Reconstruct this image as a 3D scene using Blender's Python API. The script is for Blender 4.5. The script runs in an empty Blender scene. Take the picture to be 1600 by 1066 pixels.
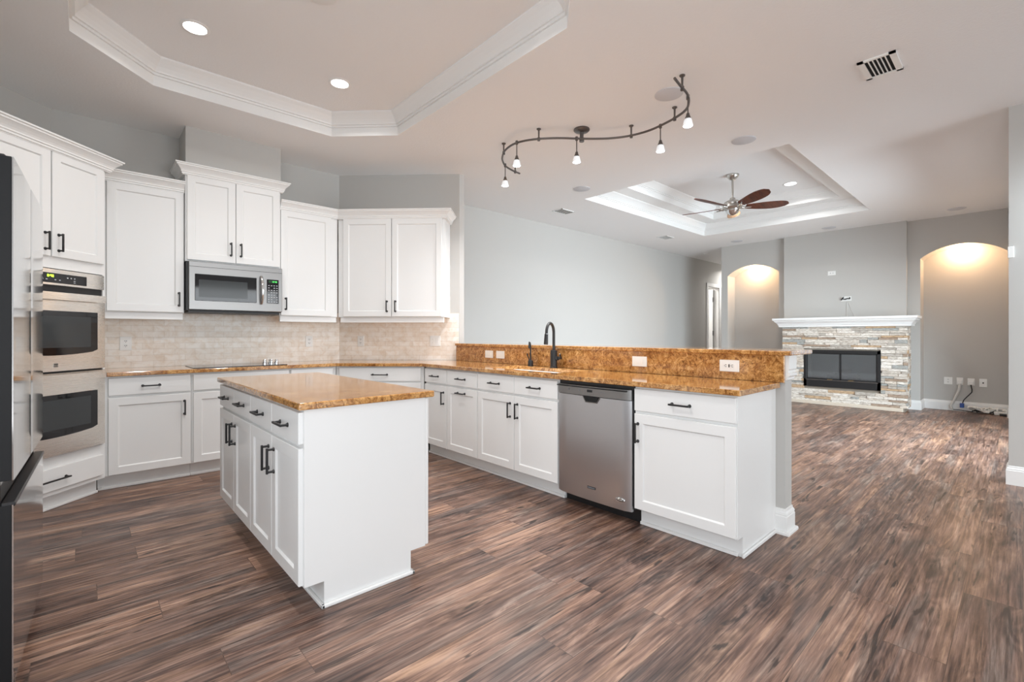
import bpy, bmesh, math, random
from mathutils import Vector, Matrix
R = math.radians
SC = bpy.context.scene
COL = SC.collection
random.seed(7)

# ---------------------------------------------------------------- camera
CAM_H = 1.21
AZ = 47.5
cam = bpy.data.cameras.new('camera'); co = bpy.data.objects.new('camera', cam); COL.objects.link(co)
co.location = (0, 0, CAM_H); co.rotation_euler = (R(90), 0, R(AZ - 90))
cam.sensor_width = 36; cam.lens = 732 / 1600 * 36; cam.shift_y = -10 / 1600; cam.clip_start = 0.02; cam.clip_end = 100
SC.camera = co

# ---------------------------------------------------------------- world, lights, exposure
SC.view_settings.view_transform = 'Standard'; SC.view_settings.look = 'None'
SC.view_settings.gamma = 1; SC.view_settings.use_curve_mapping = False
SC.view_settings.exposure = 0.32
SC.cycles.diffuse_bounces = 6; SC.cycles.max_bounces = 12
SC.cycles.sample_clamp_indirect = 6
w = bpy.data.worlds.new('sky'); SC.world = w; w.use_nodes = True
w.node_tree.nodes['Background'].inputs[0].default_value = (0.80, 0.90, 1.0, 1); w.node_tree.nodes['Background'].inputs[1].default_value = 1.0

def area(name, loc, direction, sx, sy, power, col=(1, 1, 1), spread=180):
    l = bpy.data.lights.new(name, 'AREA'); l.shape = 'RECTANGLE'; l.size = sx; l.size_y = sy; l.energy = power; l.color = col; l.spread = R(spread)
    o = bpy.data.objects.new(name, l); COL.objects.link(o); o.location = loc
    o.rotation_euler = Vector(direction).to_track_quat('-Z', 'Y').to_euler(); return o
def disc(name, loc, size, power, col=(1, 1, 1), spread=140, direction=(0, 0, -1)):
    l = bpy.data.lights.new(name, 'AREA'); l.shape = 'DISK'; l.size = size; l.energy = power; l.color = col; l.spread = R(spread)
    o = bpy.data.objects.new(name, l); COL.objects.link(o); o.location = loc
    o.rotation_euler = Vector(direction).to_track_quat('-Z', 'Y').to_euler(); return o
# daylight: living room slider, plus unseen windows added behind and left for light
area('added_daylight_nook', (2.5, -6.92, 1.45), (0, 1, 0.06), 4.6, 2.4, 152, (0.93, 0.975, 1.0))  # added source in the rear opening behind the camera, lights the whole room
area('added_daylight_left', (-0.94, -0.4, 1.40), (1, 0, 0.12), 3.8, 2.2, 52, (0.95, 0.98, 1.0))  # added source in the left opening, brightens the peninsula and island fronts
area('daylight_slider', (6.7, -0.75, 1.25), (0, 1, -0.30), 2.8, 2.6, 210, (0.80, 0.92, 1.0), 130)

# ---------------------------------------------------------------- materials
MATS = {}
def mat(name, col, rough=0.5, metal=0.0, emit=None, es=0.0, spec=0.5, **kw):
    m = bpy.data.materials.new(name); m.use_nodes = True
    b = m.node_tree.nodes['Principled BSDF']
    b.inputs['Base Color'].default_value = (*col, 1); b.inputs['Roughness'].default_value = rough; b.inputs['Metallic'].default_value = metal
    b.inputs['Specular IOR Level'].default_value = spec
    if emit: b.inputs['Emission Color'].default_value = (*emit, 1); b.inputs['Emission Strength'].default_value = es
    for k, v in kw.items(): b.inputs[k].default_value = v
    MATS[name] = m; return m
def nt(m): return m.node_tree.nodes, m.node_tree.links, m.node_tree.nodes['Principled BSDF']
def srgb(r, g, b):
    f = lambda c: (c / 255 / 12.92) if c <= 10 else ((c / 255 + 0.055) / 1.055) ** 2.4
    return (f(r), f(g), f(b))
def ramp(N, stops):
    r = N.new('ShaderNodeValToRGB'); e = r.color_ramp.elements
    while len(e) < len(stops): e.new(0.5)
    for el, (p, c) in zip(e, stops): el.position = p; el.color = (*c, 1)
    return r
def mapping(N, L, scale, src=None, out='Object', loc=(0, 0, 0), rot=(0, 0, 0)):
    t = N.new('ShaderNodeTexCoord') if src is None else src
    mp = N.new('ShaderNodeMapping'); mp.inputs['Scale'].default_value = scale; mp.inputs['Location'].default_value = loc; mp.inputs['Rotation'].default_value = rot
    L.new(t.outputs[out], mp.inputs['Vector']); return mp
def noise(N, L, mp, scale, detail=4, rough=0.5, dist=0.0):
    n = N.new('ShaderNodeTexNoise'); n.inputs['Scale'].default_value = scale; n.inputs['Detail'].default_value = detail
    n.inputs['Roughness'].default_value = rough; n.inputs['Distortion'].default_value = dist
    L.new(mp.outputs['Vector'], n.inputs['Vector']); return n
def bump(N, L, b, src, strength, dist=0.01):
    bp = N.new('ShaderNodeBump'); bp.inputs['Strength'].default_value = strength; bp.inputs['Distance'].default_value = dist
    L.new(src, bp.inputs['Height']); L.new(bp.outputs['Normal'], b.inputs['Normal']); return bp
def mixc(N, L, fac, a, b, mode='MIX'):
    mx = N.new('ShaderNodeMix'); mx.data_type = 'RGBA'; mx.blend_type = mode
    for s, v in ((mx.inputs[0], fac), (mx.inputs[6], a), (mx.inputs[7], b)):
        if hasattr(v, 'is_linked') or hasattr(v, 'links'): L.new(v, s)
        elif isinstance(v, (int, float)): s.default_value = v
        else: s.default_value = (*v, 1)
    return mx.outputs[2]

def textured(name, col, rough, nscale, strength, dist=0.002):
    m = mat(name, col, rough); N, L, b = nt(m)
    mp = mapping(N, L, (1, 1, 1)); n = noise(N, L, mp, nscale, 3); bump(N, L, b, n.outputs['Fac'], strength, dist)
    return m
WALL = textured('wall_paint', (0.52, 0.508, 0.486), 0.75, 90, 0.12)
CEIL = textured('ceiling_paint', (0.86, 0.86, 0.86), 0.85, 70, 0.35, 0.004)
TRIM = mat('trim_paint', (0.84, 0.84, 0.83), 0.38)
CAB = mat('cabinet_paint', (0.82, 0.825, 0.82), 0.30)
BLACK = mat('matte_black', (0.012, 0.012, 0.013), 0.42)
BLACKG = mat('black_glass', (0.010, 0.010, 0.012), 0.04)
BLACKP = mat('black_plastic', (0.018, 0.018, 0.02), 0.35)
FRSIDE = textured('fridge_side', (0.010, 0.010, 0.011), 0.5, 400, 0.15, 0.001); FRSIDE.node_tree.nodes['Principled BSDF'].inputs['Specular IOR Level'].default_value = 0.25
PLATE = mat('plate_white', (0.86, 0.86, 0.84), 0.3)
SLOT = mat('slot_dark', (0.03, 0.03, 0.03), 0.6)
CHROME = mat('chrome', (0.72, 0.72, 0.72), 0.12, 1.0)
NICKEL = mat('brushed_nickel', (0.55, 0.53, 0.50), 0.28, 1.0)
PEWTER = mat('dark_pewter', (0.16, 0.15, 0.145), 0.38, 0.9)
BRASS = mat('brass', (0.55, 0.38, 0.16), 0.3, 1.0)
GRILLE = mat('speaker_grille', (0.62, 0.63, 0.66), 0.8)
DARK = mat('dark_gap', (0.006, 0.006, 0.006), 0.9)
GREYC = mat('grey_cable', (0.66, 0.64, 0.60), 0.6)
WHITEC = mat('white_cable', (0.80, 0.79, 0.76), 0.5)
BLUEC = mat('blue_connector', (0.02, 0.07, 0.30), 0.4)
BULB = mat('bulb_glow', (1, 1, 1), 0.4, emit=(0.94, 0.96, 1.0), es=26)
CAN = mat('can_glow', (1, 1, 1), 0.4, emit=(1.0, 0.98, 0.95), es=9)
PUCK = mat('puck_glow', (1, 1, 1), 0.4, emit=(1.0, 0.78, 0.55), es=9)
GREEN = mat('green_display', (0, 0, 0), 0.4, emit=(0.55, 1.0, 0.05), es=3.0)
GREEN2 = mat('small_green_display', (0, 0, 0), 0.4, emit=(0.1, 0.9, 0.15), es=1.6)
KEYS = mat('panel_marks', (0.55, 0.57, 0.6), 0.5)
KEYD = mat('panel_marks_dim', (0.22, 0.23, 0.25), 0.5)
FROST = mat('frosted_glass', (0.80, 0.82, 0.85), 0.3, emit=(0.95, 0.97, 1.0), es=0.35)
GLASS = mat('window_glass', (1, 1, 1), 0.02, **{'Transmission Weight': 1.0})
SOOT = textured('firebox_panel', (0.34, 0.335, 0.33), 0.9, 12, 0.6, 0.01)
LOG = textured('ceramic_log', (0.20, 0.16, 0.13), 0.9, 18, 0.8, 0.01)

def steel(name, col, rough, axis, aniso=0.5):
    m = mat(name, col, rough, 1.0); N, L, b = nt(m)
    sc = {'z': (420, 420, 3), 'x': (3, 420, 420)}[axis]
    mp = mapping(N, L, sc); n = noise(N, L, mp, 1.0, 3)
    r = N.new('ShaderNodeMapRange'); r.inputs[3].default_value = rough - 0.03; r.inputs[4].default_value = rough + 0.03
    L.new(n.outputs['Fac'], r.inputs[0]); L.new(r.outputs[0], b.inputs['Roughness'])
    bump(N, L, b, n.outputs['Fac'], 0.006, 0.0005)
    return m
STEEL = steel('brushed_steel', (0.30, 0.295, 0.29), 0.36, 'x')
STEELW = steel('warm_brushed_steel', (0.84, 0.80, 0.75), 0.27, 'x')
STEELV = steel('vertical_brushed_steel', (0.56, 0.565, 0.58), 0.30, 'z')
FRDOOR = steel('polished_door_steel', (0.74, 0.745, 0.75), 0.09, 'z')
OVENIN = mat('oven_inner_glass', (0.05, 0.055, 0.058), 0.08, 0.0, spec=.3)
SINKST = mat('sink_steel', (0.60, 0.60, 0.61), 0.34, 0.9)

def wood_floor():
    m = mat('plank_floor', (0.2, 0.15, 0.12), 0.34); N, L, b = nt(m)
    tc = N.new('ShaderNodeTexCoord')
    mp = mapping(N, L, (1, 1, 1), tc)
    br = N.new('ShaderNodeTexBrick'); br.offset = 0.0; br.inputs['Scale'].default_value = 1.0
    br.inputs['Brick Width'].default_value = 1.26; br.inputs['Row Height'].default_value = 0.19
    br.inputs['Mortar Size'].default_value = 0.0014; br.inputs['Mortar Smooth'].default_value = 0.3; br.inputs['Bias'].default_value = 0
    br.inputs['Color1'].default_value = (0, 0, 0, 1); br.inputs['Color2'].default_value = (1, 1, 1, 1); br.inputs['Mortar'].default_value = (0.5, 0.5, 0.5, 1)
    # stagger the plank ends by a random shift per row
    sx = N.new('ShaderNodeSeparateXYZ'); L.new(mp.outputs['Vector'], sx.inputs[0])
    rw = N.new('ShaderNodeMath'); rw.operation = 'DIVIDE'; rw.inputs[1].default_value = 0.19; L.new(sx.outputs[1], rw.inputs[0])
    fl = N.new('ShaderNodeMath'); fl.operation = 'FLOOR'; L.new(rw.outputs[0], fl.inputs[0])
    wn_ = N.new('ShaderNodeTexWhiteNoise'); wn_.noise_dimensions = '1D'; L.new(fl.outputs[0], wn_.inputs['W'])
    sh = N.new('ShaderNodeMath'); sh.operation = 'MULTIPLY_ADD'; sh.inputs[1].default_value = 1.26; L.new(wn_.outputs['Value'], sh.inputs[0]); L.new(sx.outputs[0], sh.inputs[2])
    cx = N.new('ShaderNodeCombineXYZ'); L.new(sh.outputs[0], cx.inputs[0]); L.new(sx.outputs[1], cx.inputs[1])
    L.new(cx.outputs[0], br.inputs['Vector'])
    sep = N.new('ShaderNodeSeparateColor'); L.new(br.outputs['Color'], sep.inputs['Color'])
    # grain coordinates, shifted per plank
    mul = N.new('ShaderNodeMath'); mul.operation = 'MULTIPLY'; mul.inputs[1].default_value = 37.0; L.new(sep.outputs[0], mul.inputs[0])
    cmb = N.new('ShaderNodeCombineXYZ'); L.new(mul.outputs[0], cmb.inputs[0]); L.new(mul.outputs[0], cmb.inputs[2])
    add = N.new('ShaderNodeVectorMath'); add.operation = 'ADD'; L.new(tc.outputs['Object'], add.inputs[0]); L.new(cmb.outputs[0], add.inputs[1])
    def g(scale, s, d, r, di):
        q = N.new('ShaderNodeMapping'); q.inputs['Scale'].default_value = scale; L.new(add.outputs[0], q.inputs['Vector'])
        return noise(N, L, q, s, d, r, di)
    streak = g((0.9, 20, 1), 1.5, 5, 0.6, 0.8)
    big = g((0.9, 5.5, 1), 1.6, 5, 0.62, 1.6)        # cathedral figures
    fine = g((2.2, 60, 1), 1.5, 6, 0.65, 0.3)         # pores
    knot = g((2.2, 6.5, 1), 1.9, 2, 0.4, 0.6)
    rings = N.new('ShaderNodeMath'); rings.operation = 'MULTIPLY'; rings.inputs[1].default_value = 9.0; L.new(big.outputs['Fac'], rings.inputs[0])
    sn = N.new('ShaderNodeMath'); sn.operation = 'SINE'; L.new(rings.outputs[0], sn.inputs[0])
    rr = N.new('ShaderNodeMapRange'); rr.inputs[1].default_value = -1; rr.inputs[2].default_value = 1; L.new(sn.outputs[0], rr.inputs[0])
    def madd(src, k, prev):
        q = N.new('ShaderNodeMath'); q.operation = 'MULTIPLY_ADD'; q.inputs[1].default_value = k; L.new(src, q.inputs[0])
        if hasattr(prev, 'links'): L.new(prev, q.inputs[2])
        else: q.inputs[2].default_value = prev
        return q.outputs[0]
    q = N.new('ShaderNodeMapping'); q.inputs['Scale'].default_value = (.85, 2.9, 1); L.new(add.outputs[0], q.inputs['Vector'])
    wob = N.new('ShaderNodeVectorMath'); wob.operation = 'MULTIPLY_ADD'; wob.inputs[1].default_value = (.30, .30, 0); L.new(big.outputs['Color'], wob.inputs[0]); L.new(q.outputs[0], wob.inputs[2])
    vo = N.new('ShaderNodeTexVoronoi'); vo.inputs['Scale'].default_value = 1.0; vo.voronoi_dimensions = '2D'; L.new(wob.outputs[0], vo.inputs['Vector'])
    def mathn(op, a, b_=None, c_=None):
        x = N.new('ShaderNodeMath'); x.operation = op
        for k, t_ in enumerate((a, b_, c_)):
            if t_ is None: continue
            if hasattr(t_, 'links'): L.new(t_, x.inputs[k])
            else: x.inputs[k].default_value = t_
        return x.outputs[0]
    fall = N.new('ShaderNodeMapRange'); fall.inputs[1].default_value = .03; fall.inputs[2].default_value = .30; fall.inputs[3].default_value = 1; fall.inputs[4].default_value = 0; fall.interpolation_type = 'SMOOTHSTEP'
    L.new(vo.outputs['Distance'], fall.inputs[0])
    kr_ = mathn('MULTIPLY', mathn('SINE', mathn('MULTIPLY', vo.outputs['Distance'], 62.0)), fall.outputs[0])
    core = N.new('ShaderNodeMapRange'); core.inputs[1].default_value = .018; core.inputs[2].default_value = .05; core.inputs[3].default_value = 1; core.inputs[4].default_value = 0; L.new(vo.outputs['Distance'], core.inputs[0])
    patch = g((1.6, 5, 1), 1.3, 3, 0.5, 0.4)
    v = madd(mathn('MULTIPLY', rr.outputs[0], mathn('SMOOTH_MIN', mathn('MULTIPLY', patch.outputs['Fac'], 2.0), 1.0, .2)), .32, -.42); v = madd(streak.outputs['Fac'], .46, v); v = madd(fine.outputs['Fac'], .90, v); v = madd(sep.outputs[0], .085, v); v = madd(patch.outputs['Fac'], .55, v); v = madd(kr_, .075, v)
    rp = ramp(N, [(0.36, srgb(58, 42, 36)), (0.51, srgb(102, 82, 73)), (0.66, srgb(140, 118, 106)), (0.88, srgb(188, 166, 150))])
    L.new(v, rp.inputs['Fac'])
    # greyer and redder planks
    tint = mixc(N, L, sep.outputs[0], srgb(226, 225, 228), srgb(255, 247, 240))
    c1 = mixc(N, L, 1.0, rp.outputs['Color'], tint, 'MULTIPLY')
    hue = g((.8, 9, 1), 1.5, 3, 0.55, 0.6)
    hr = ramp(N, [(0.36, srgb(226, 232, 236)), (0.50, srgb(255, 242, 236)), (0.64, srgb(255, 240, 224))]); L.new(hue.outputs['Fac'], hr.inputs['Fac'])
    c1 = mixc(N, L, 1.0, c1, hr.outputs['Color'], 'MULTIPLY')
    crack = g((1.5, 16, 1), 1.7, 3, 0.5, 1.0)
    kr = ramp(N, [(0.31, (1, 1, 1)), (0.38, (0, 0, 0))]); L.new(crack.outputs['Fac'], kr.inputs['Fac'])
    kf = N.new('ShaderNodeMath'); kf.operation = 'MULTIPLY'; kf.inputs[1].default_value = 0.85; L.new(mathn('MAXIMUM', kr.outputs['Color'], core.outputs[0]), kf.inputs[0])
    c2 = mixc(N, L, kf.outputs[0], c1, srgb(34, 24, 20))
    mf = N.new('ShaderNodeMath'); mf.operation = 'MULTIPLY'; mf.inputs[1].default_value = 0.55; L.new(br.outputs['Fac'], mf.inputs[0])
    c3 = mixc(N, L, mf.outputs[0], c2, srgb(36, 27, 22))
    L.new(c3, b.inputs['Base Color'])
    rg = N.new('ShaderNodeMapRange'); rg.inputs[3].default_value = 0.27; rg.inputs[4].default_value = 0.45; L.new(fine.outputs['Fac'], rg.inputs[0]); L.new(rg.outputs[0], b.inputs['Roughness'])
    bump(N, L, b, fine.outputs['Fac'], 0.10, 0.002)
    return m
FLOOR = wood_floor()

def granite():
    m = mat('golden_granite', (0.5, 0.3, 0.12), 0.10, **{'Coat Weight': 0.6, 'Coat Roughness': 0.06}); N, L, b = nt(m)
    mp = mapping(N, L, (1, 1, 1))
    n1 = noise(N, L, mp, 27, 8, 0.72, 1.3); n2 = noise(N, L, mp, 7, 4, 0.6, 1.2); n3 = noise(N, L, mp, 120, 3, 0.6, 0.5)
    r1 = ramp(N, [(0.30, srgb(74, 47, 26)), (0.42, srgb(160, 114, 66)), (0.53, srgb(208, 162, 104)), (0.70, srgb(240, 208, 158))])
    L.new(n1.outputs['Fac'], r1.inputs['Fac'])
    r2 = ramp(N, [(0.35, srgb(222, 200, 172)), (0.65, srgb(255, 246, 230))]); L.new(n2.outputs['Fac'], r2.inputs['Fac'])
    c = mixc(N, L, 1.0, r1.outputs['Color'], r2.outputs['Color'], 'MULTIPLY')
    r3 = ramp(N, [(0.34, (1, 1, 1)), (0.42, (0, 0, 0))]); L.new(n3.outputs['Fac'], r3.inputs['Fac'])
    f = N.new('ShaderNodeMath'); f.operation = 'MULTIPLY'; f.inputs[1].default_value = 0.75; L.new(r3.outputs['Color'], f.inputs[0])
    c = mixc(N, L, f.outputs[0], c, srgb(66, 40, 24))
    L.new(c, b.inputs['Base Color']); return m
GRAN = granite()

def tile(name, rot):
    m = mat(name, (0.7, 0.6, 0.5), 0.35); N, L, b = nt(m)
    mp = mapping(N, L, (1, 1, 1), rot=rot)
    br = N.new('ShaderNodeTexBrick'); br.offset = 0.5; br.inputs['Scale'].default_value = 1.0
    br.inputs['Brick Width'].default_value = 0.158; br.inputs['Row Height'].default_value = 0.0535; br.inputs['Mortar Size'].default_value = 0.0016
    br.inputs['Mortar Smooth'].default_value = 0.2
    br.inputs['Color1'].default_value = (*srgb(240, 230, 218), 1); br.inputs['Color2'].default_value = (*srgb(250, 245, 238), 1); br.inputs['Mortar'].default_value = (*srgb(226, 216, 204), 1)
    L.new(mp.outputs['Vector'], br.inputs['Vector'])
    n = noise(N, L, mp, 14, 5, 0.65, 0.6); r = ramp(N, [(0.30, srgb(236, 224, 210)), (0.56, (1, 1, 1))]); L.new(n.outputs['Fac'], r.inputs['Fac'])
    c = mixc(N, L, 0.8, br.outputs['Color'], r.outputs['Color'], 'MULTIPLY'); L.new(c, b.inputs['Base Color'])
    inv = N.new('ShaderNodeMath'); inv.operation = 'SUBTRACT'; inv.inputs[0].default_value = 1.0; L.new(br.outputs['Fac'], inv.inputs[1])
    bump(N, L, b, inv.outputs[0], 0.4, 0.003); return m
TILE = tile('travertine_tile', (R(90), 0, 0))

def ledger():
    m = mat('ledger_stone', (0.6, 0.55, 0.48), 0.8); N, L, b = nt(m)
    g = N.new('ShaderNodeNewGeometry')
    rp = ramp(N, [(0.0, srgb(214, 206, 196)), (0.2, srgb(234, 228, 219)), (0.38, srgb(196, 189, 180)), (0.5, srgb(224, 214, 202)), (0.62, srgb(176, 178, 175)), (0.72, srgb(240, 234, 226)), (0.84, srgb(204, 176, 144)), (0.94, srgb(176, 156, 138))])
    rp.color_ramp.interpolation = 'CONSTANT'
    L.new(g.outputs['Random Per Island'], rp.inputs['Fac'])
    mp = mapping(N, L, (4, 4, 14)); n = noise(N, L, mp, 5, 5, 0.65, 0.5)
    r = ramp(N, [(0.3, srgb(170, 158, 146)), (0.62, (1, 1, 1))]); L.new(n.outputs['Fac'], r.inputs['Fac'])
    c = mixc(N, L, 0.9, rp.outputs['Color'], r.outputs['Color'], 'MULTIPLY'); L.new(c, b.inputs['Base Color'])
    bump(N, L, b, n.outputs['Fac'], 0.6, 0.012); return m
STONE = ledger()
def walnut():
    m = mat('walnut_blade', (0.08, 0.03, 0.015), 0.35); N, L, b = nt(m)
    mp = mapping(N, L, (2, 22, 6)); n = noise(N, L, mp, 2.5, 5, 0.6, 0.6)
    r = ramp(N, [(0.3, srgb(52, 24, 16)), (0.7, srgb(112, 58, 38))]); L.new(n.outputs['Fac'], r.inputs['Fac']); L.new(r.outputs['Color'], b.inputs['Base Color']); return m
WALNUT = walnut()

# ---------------------------------------------------------------- mesh builder
class MB:
    def __init__(s): s.bm = bmesh.new()
    def _add(s, o):
        me = bpy.data.meshes.new('tmp'); o.to_mesh(me); s.bm.from_mesh(me); bpy.data.meshes.remove(me); o.free()
    def box(s, x0, x1, y0, y1, z0, z1, bev=0.0, seg=1):
        b = bmesh.new(); bmesh.ops.create_cube(b, size=1)
        for v in b.verts: v.co = Vector(((x0 + x1) / 2 + v.co.x * (x1 - x0), (y0 + y1) / 2 + v.co.y * (y1 - y0), (z0 + z1) / 2 + v.co.z * (z1 - z0)))
        if bev: bmesh.ops.bevel(b, geom=b.edges[:], offset=bev, segments=seg, profile=0.5, affect='EDGES')
        s._add(b); return s
    def prism(s, poly, z0, z1, holes=(), bev=0.0):
        b = bmesh.new(); loops = [poly, *holes]; es = []
        for lp in loops:
            vs = [b.verts.new((x, y, z0)) for x, y in lp]
            es += [b.edges.new((vs[i], vs[(i + 1) % len(vs)])) for i in range(len(vs))]
        bmesh.ops.triangle_fill(b, edges=es, use_beauty=True)
        r = bmesh.ops.extrude_face_region(b, geom=b.faces[:])
        for v in r['geom']:
            if isinstance(v, bmesh.types.BMVert): v.co.z = z1
        bmesh.ops.recalc_face_normals(b, faces=b.faces)
        bmesh.ops.dissolve_limit(b, angle_limit=0.01, verts=b.verts, edges=b.edges)
        if bev: bmesh.ops.bevel(b, geom=[e for e in b.edges if e.calc_face_angle(0) > 0.5], offset=bev, segments=2, profile=0.5, affect='EDGES')
        s._add(b); return s
    def plane(s, poly, z, holes=(), flip=False):
        b = bmesh.new(); es = []
        for lp in [poly, *holes]:
            vs = [b.verts.new((x, y, z)) for x, y in lp]
            es += [b.edges.new((vs[i], vs[(i + 1) % len(vs)])) for i in range(len(vs))]
        bmesh.ops.triangle_fill(b, edges=es, use_beauty=True)
        s._add(b); return s
    def quad(s, *pts):
        b = bmesh.new(); b.faces.new([b.verts.new(p) for p in pts]); s._add(b); return s
    def lathe(s, prof, c=(0, 0, 0), seg=24, axis='z', mtx=None):
        b = bmesh.new(); rings = []
        for r, z in prof:
            rings.append([b.verts.new((r * math.cos(2 * math.pi * i / seg), r * math.sin(2 * math.pi * i / seg), z)) for i in range(seg)] if r > 1e-6 else [b.verts.new((0, 0, z))])
        for a, d in zip(rings, rings[1:]):
            for i in range(seg):
                j = (i + 1) % seg
                if len(a) == 1 and len(d) == 1: continue
                if len(a) == 1: b.faces.new((a[0], d[i], d[j]))
                elif len(d) == 1: b.faces.new((a[i], a[j], d[0]))
                else: b.faces.new((a[i], a[j], d[j], d[i]))
        for rg in (rings[0], rings[-1]):
            if len(rg) > 1: b.faces.new(rg)
        bmesh.ops.recalc_face_normals(b, faces=b.faces)
        M = Matrix.Translation(c)
        if axis == 'x': M = M @ Matrix.Rotation(R(90), 4, 'Y')
        if axis == 'y': M = M @ Matrix.Rotation(R(-90), 4, 'X')
        if mtx is not None: M = M @ mtx
        bmesh.ops.transform(b, matrix=M, verts=b.verts); s._add(b); return s
    def tube(s, pts, rad, seg=10, cap=True):
        pts = [Vector(p) for p in pts]; b = bmesh.new(); rings = []; n = len(pts)
        rads = rad if isinstance(rad, (list, tuple)) else [rad] * n
        up = None
        for i, p in enumerate(pts):
            t = (pts[min(i + 1, n - 1)] - pts[max(i - 1, 0)]).normalized()
            if up is None: up = t.orthogonal().normalized()
            up = (up - t * up.dot(t)); up = up.normalized() if up.length > 1e-6 else t.orthogonal().normalized()
            sd = t.cross(up)
            rings.append([b.verts.new(p + (up * math.cos(2 * math.pi * k / seg) + sd * math.sin(2 * math.pi * k / seg)) * rads[i]) for k in range(seg)])
        for a, d in zip(rings, rings[1:]):
            for k in range(seg): b.faces.new((a[k], a[(k + 1) % seg], d[(k + 1) % seg], d[k]))
        if cap: b.faces.new(rings[0][::-1]); b.faces.new(rings[-1])
        bmesh.ops.recalc_face_normals(b, faces=b.faces); s._add(b); return s
    def sweep(s, path, prof, closed=False, only=None, cap=True):
        """profile of (out, z) carried along an XY path; out is to the RIGHT of the direction of travel, mitred at the corners"""
        P = [Vector((p[0], p[1])) for p in path]; n = len(P); b = bmesh.new(); rings = []
        for i in range(n):
            d0 = (P[i] - P[i - 1]).normalized() if (closed or i > 0) else None
            d1 = (P[(i + 1) % n] - P[i]).normalized() if (closed or i < n - 1) else None
            if d0 is None: d0 = d1
            if d1 is None: d1 = d0
            n0 = Vector((d0.y, -d0.x)); n1 = Vector((d1.y, -d1.x)); mv = (n0 + n1); mv = mv / max(mv.dot(n0), 1e-3) if mv.length > 1e-6 else n0
            rings.append([b.verts.new((P[i].x + mv.x * o, P[i].y + mv.y * o, z)) for o, z in prof])
        segs = range(n if closed else n - 1)
        if only is not None: segs = only
        m = len(prof)
        for i in segs:
            a, d = rings[i], rings[(i + 1) % n]
            for k in range(m): b.faces.new((a[k], a[(k + 1) % m], d[(k + 1) % m], d[k]))
            if cap and not closed:
                if i == segs[0]: b.faces.new(a)
                if i == segs[-1]: b.faces.new(d)
        lone = [v for v in b.verts if not v.link_faces]
        if lone: bmesh.ops.delete(b, geom=lone, context='VERTS')
        bmesh.ops.recalc_face_normals(b, faces=b.faces); s._add(b); return s
    def shaker(s, x0, x1, z0, z1, yf, t=0.02, fw=0.058, dep=0.009, sl=0.008):
        """door or drawer front with a raised frame and a recessed panel; front at y=yf, towards -y"""
        b = bmesh.new(); e = 0.0025
        def ring(i, y): return [b.verts.new(p) for p in ((x0 + i, y, z0 + i), (x1 - i, y, z0 + i), (x1 - i, y, z1 - i), (x0 + i, y, z1 - i))]
        rg = [ring(0, yf + t), ring(0, yf + e), ring(e, yf)]
        if fw: rg += [ring(fw, yf), ring(fw + sl, yf + dep)]
        for a, d in zip(rg, rg[1:]):
            for k in range(4): b.faces.new((a[k], a[(k + 1) % 4], d[(k + 1) % 4], d[k]))
        b.faces.new(rg[0][::-1]); b.faces.new(rg[-1]); bmesh.ops.recalc_face_normals(b, faces=b.faces); s._add(b); return s
    def pull(s, x, z, yf, L=0.108, vertical=True, bar=0.0052, out=0.032):
        """square bar pull on two flared posts"""
        h = L / 2
        if vertical:
            s.box(x - bar, x + bar, yf - out - bar, yf - out + bar, z - h - bar * 1.6, z + h + bar * 1.6, 0.0016)
            ends = ((x, z - h), (x, z + h))
        else:
            s.box(x - h - bar * 1.6, x + h + bar * 1.6, yf - out - bar, yf - out + bar, z - bar, z + bar, 0.0016)
            ends = ((x - h, z), (x + h, z))
        for px, pz in ends:
            s.lathe([(0.0105, 0), (0.0105, 0.003), (0.0060, 0.010), (0.0055, out)], (px, yf + 0.0005, pz), 12, mtx=Matrix.Rotation(R(90), 4, 'X'))
        return s
    def build(s, name, m, parent=None, smooth=None, world=False, shift=None):
        me = bpy.data.meshes.new(name); s.bm.to_mesh(me); s.bm.free()
        if world and parent is not None: me.transform(parent.matrix_world.inverted())
        me.materials.append(m)
        if smooth is not None:
            for p in me.polygons: p.use_smooth = True
            me.set_sharp_from_angle(angle=R(smooth))
        o = bpy.data.objects.new(name, me); COL.objects.link(o)
        if parent is not None: o.parent = parent
        return o

def thing(name, label, cat, loc=(0, 0, 0), rz=0.0, group=None):
    o = bpy.data.objects.new(name, None); COL.objects.link(o); o.empty_display_size = 0.1
    M = Matrix.Translation(loc) @ Matrix.Rotation(R(rz), 4, 'Z'); o.matrix_world = M
    o.location = loc; o.rotation_euler = (0, 0, R(rz)); o['label'] = label; o['category'] = cat
    if group: o['group'] = group
    bpy.context.view_layer.update()
    return o
def tag(o, label, cat, group=None):
    o['label'] = label; o['category'] = cat
    if group: o['group'] = group
    return o
def struct(o): o['kind'] = 'structure'; return o

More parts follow.
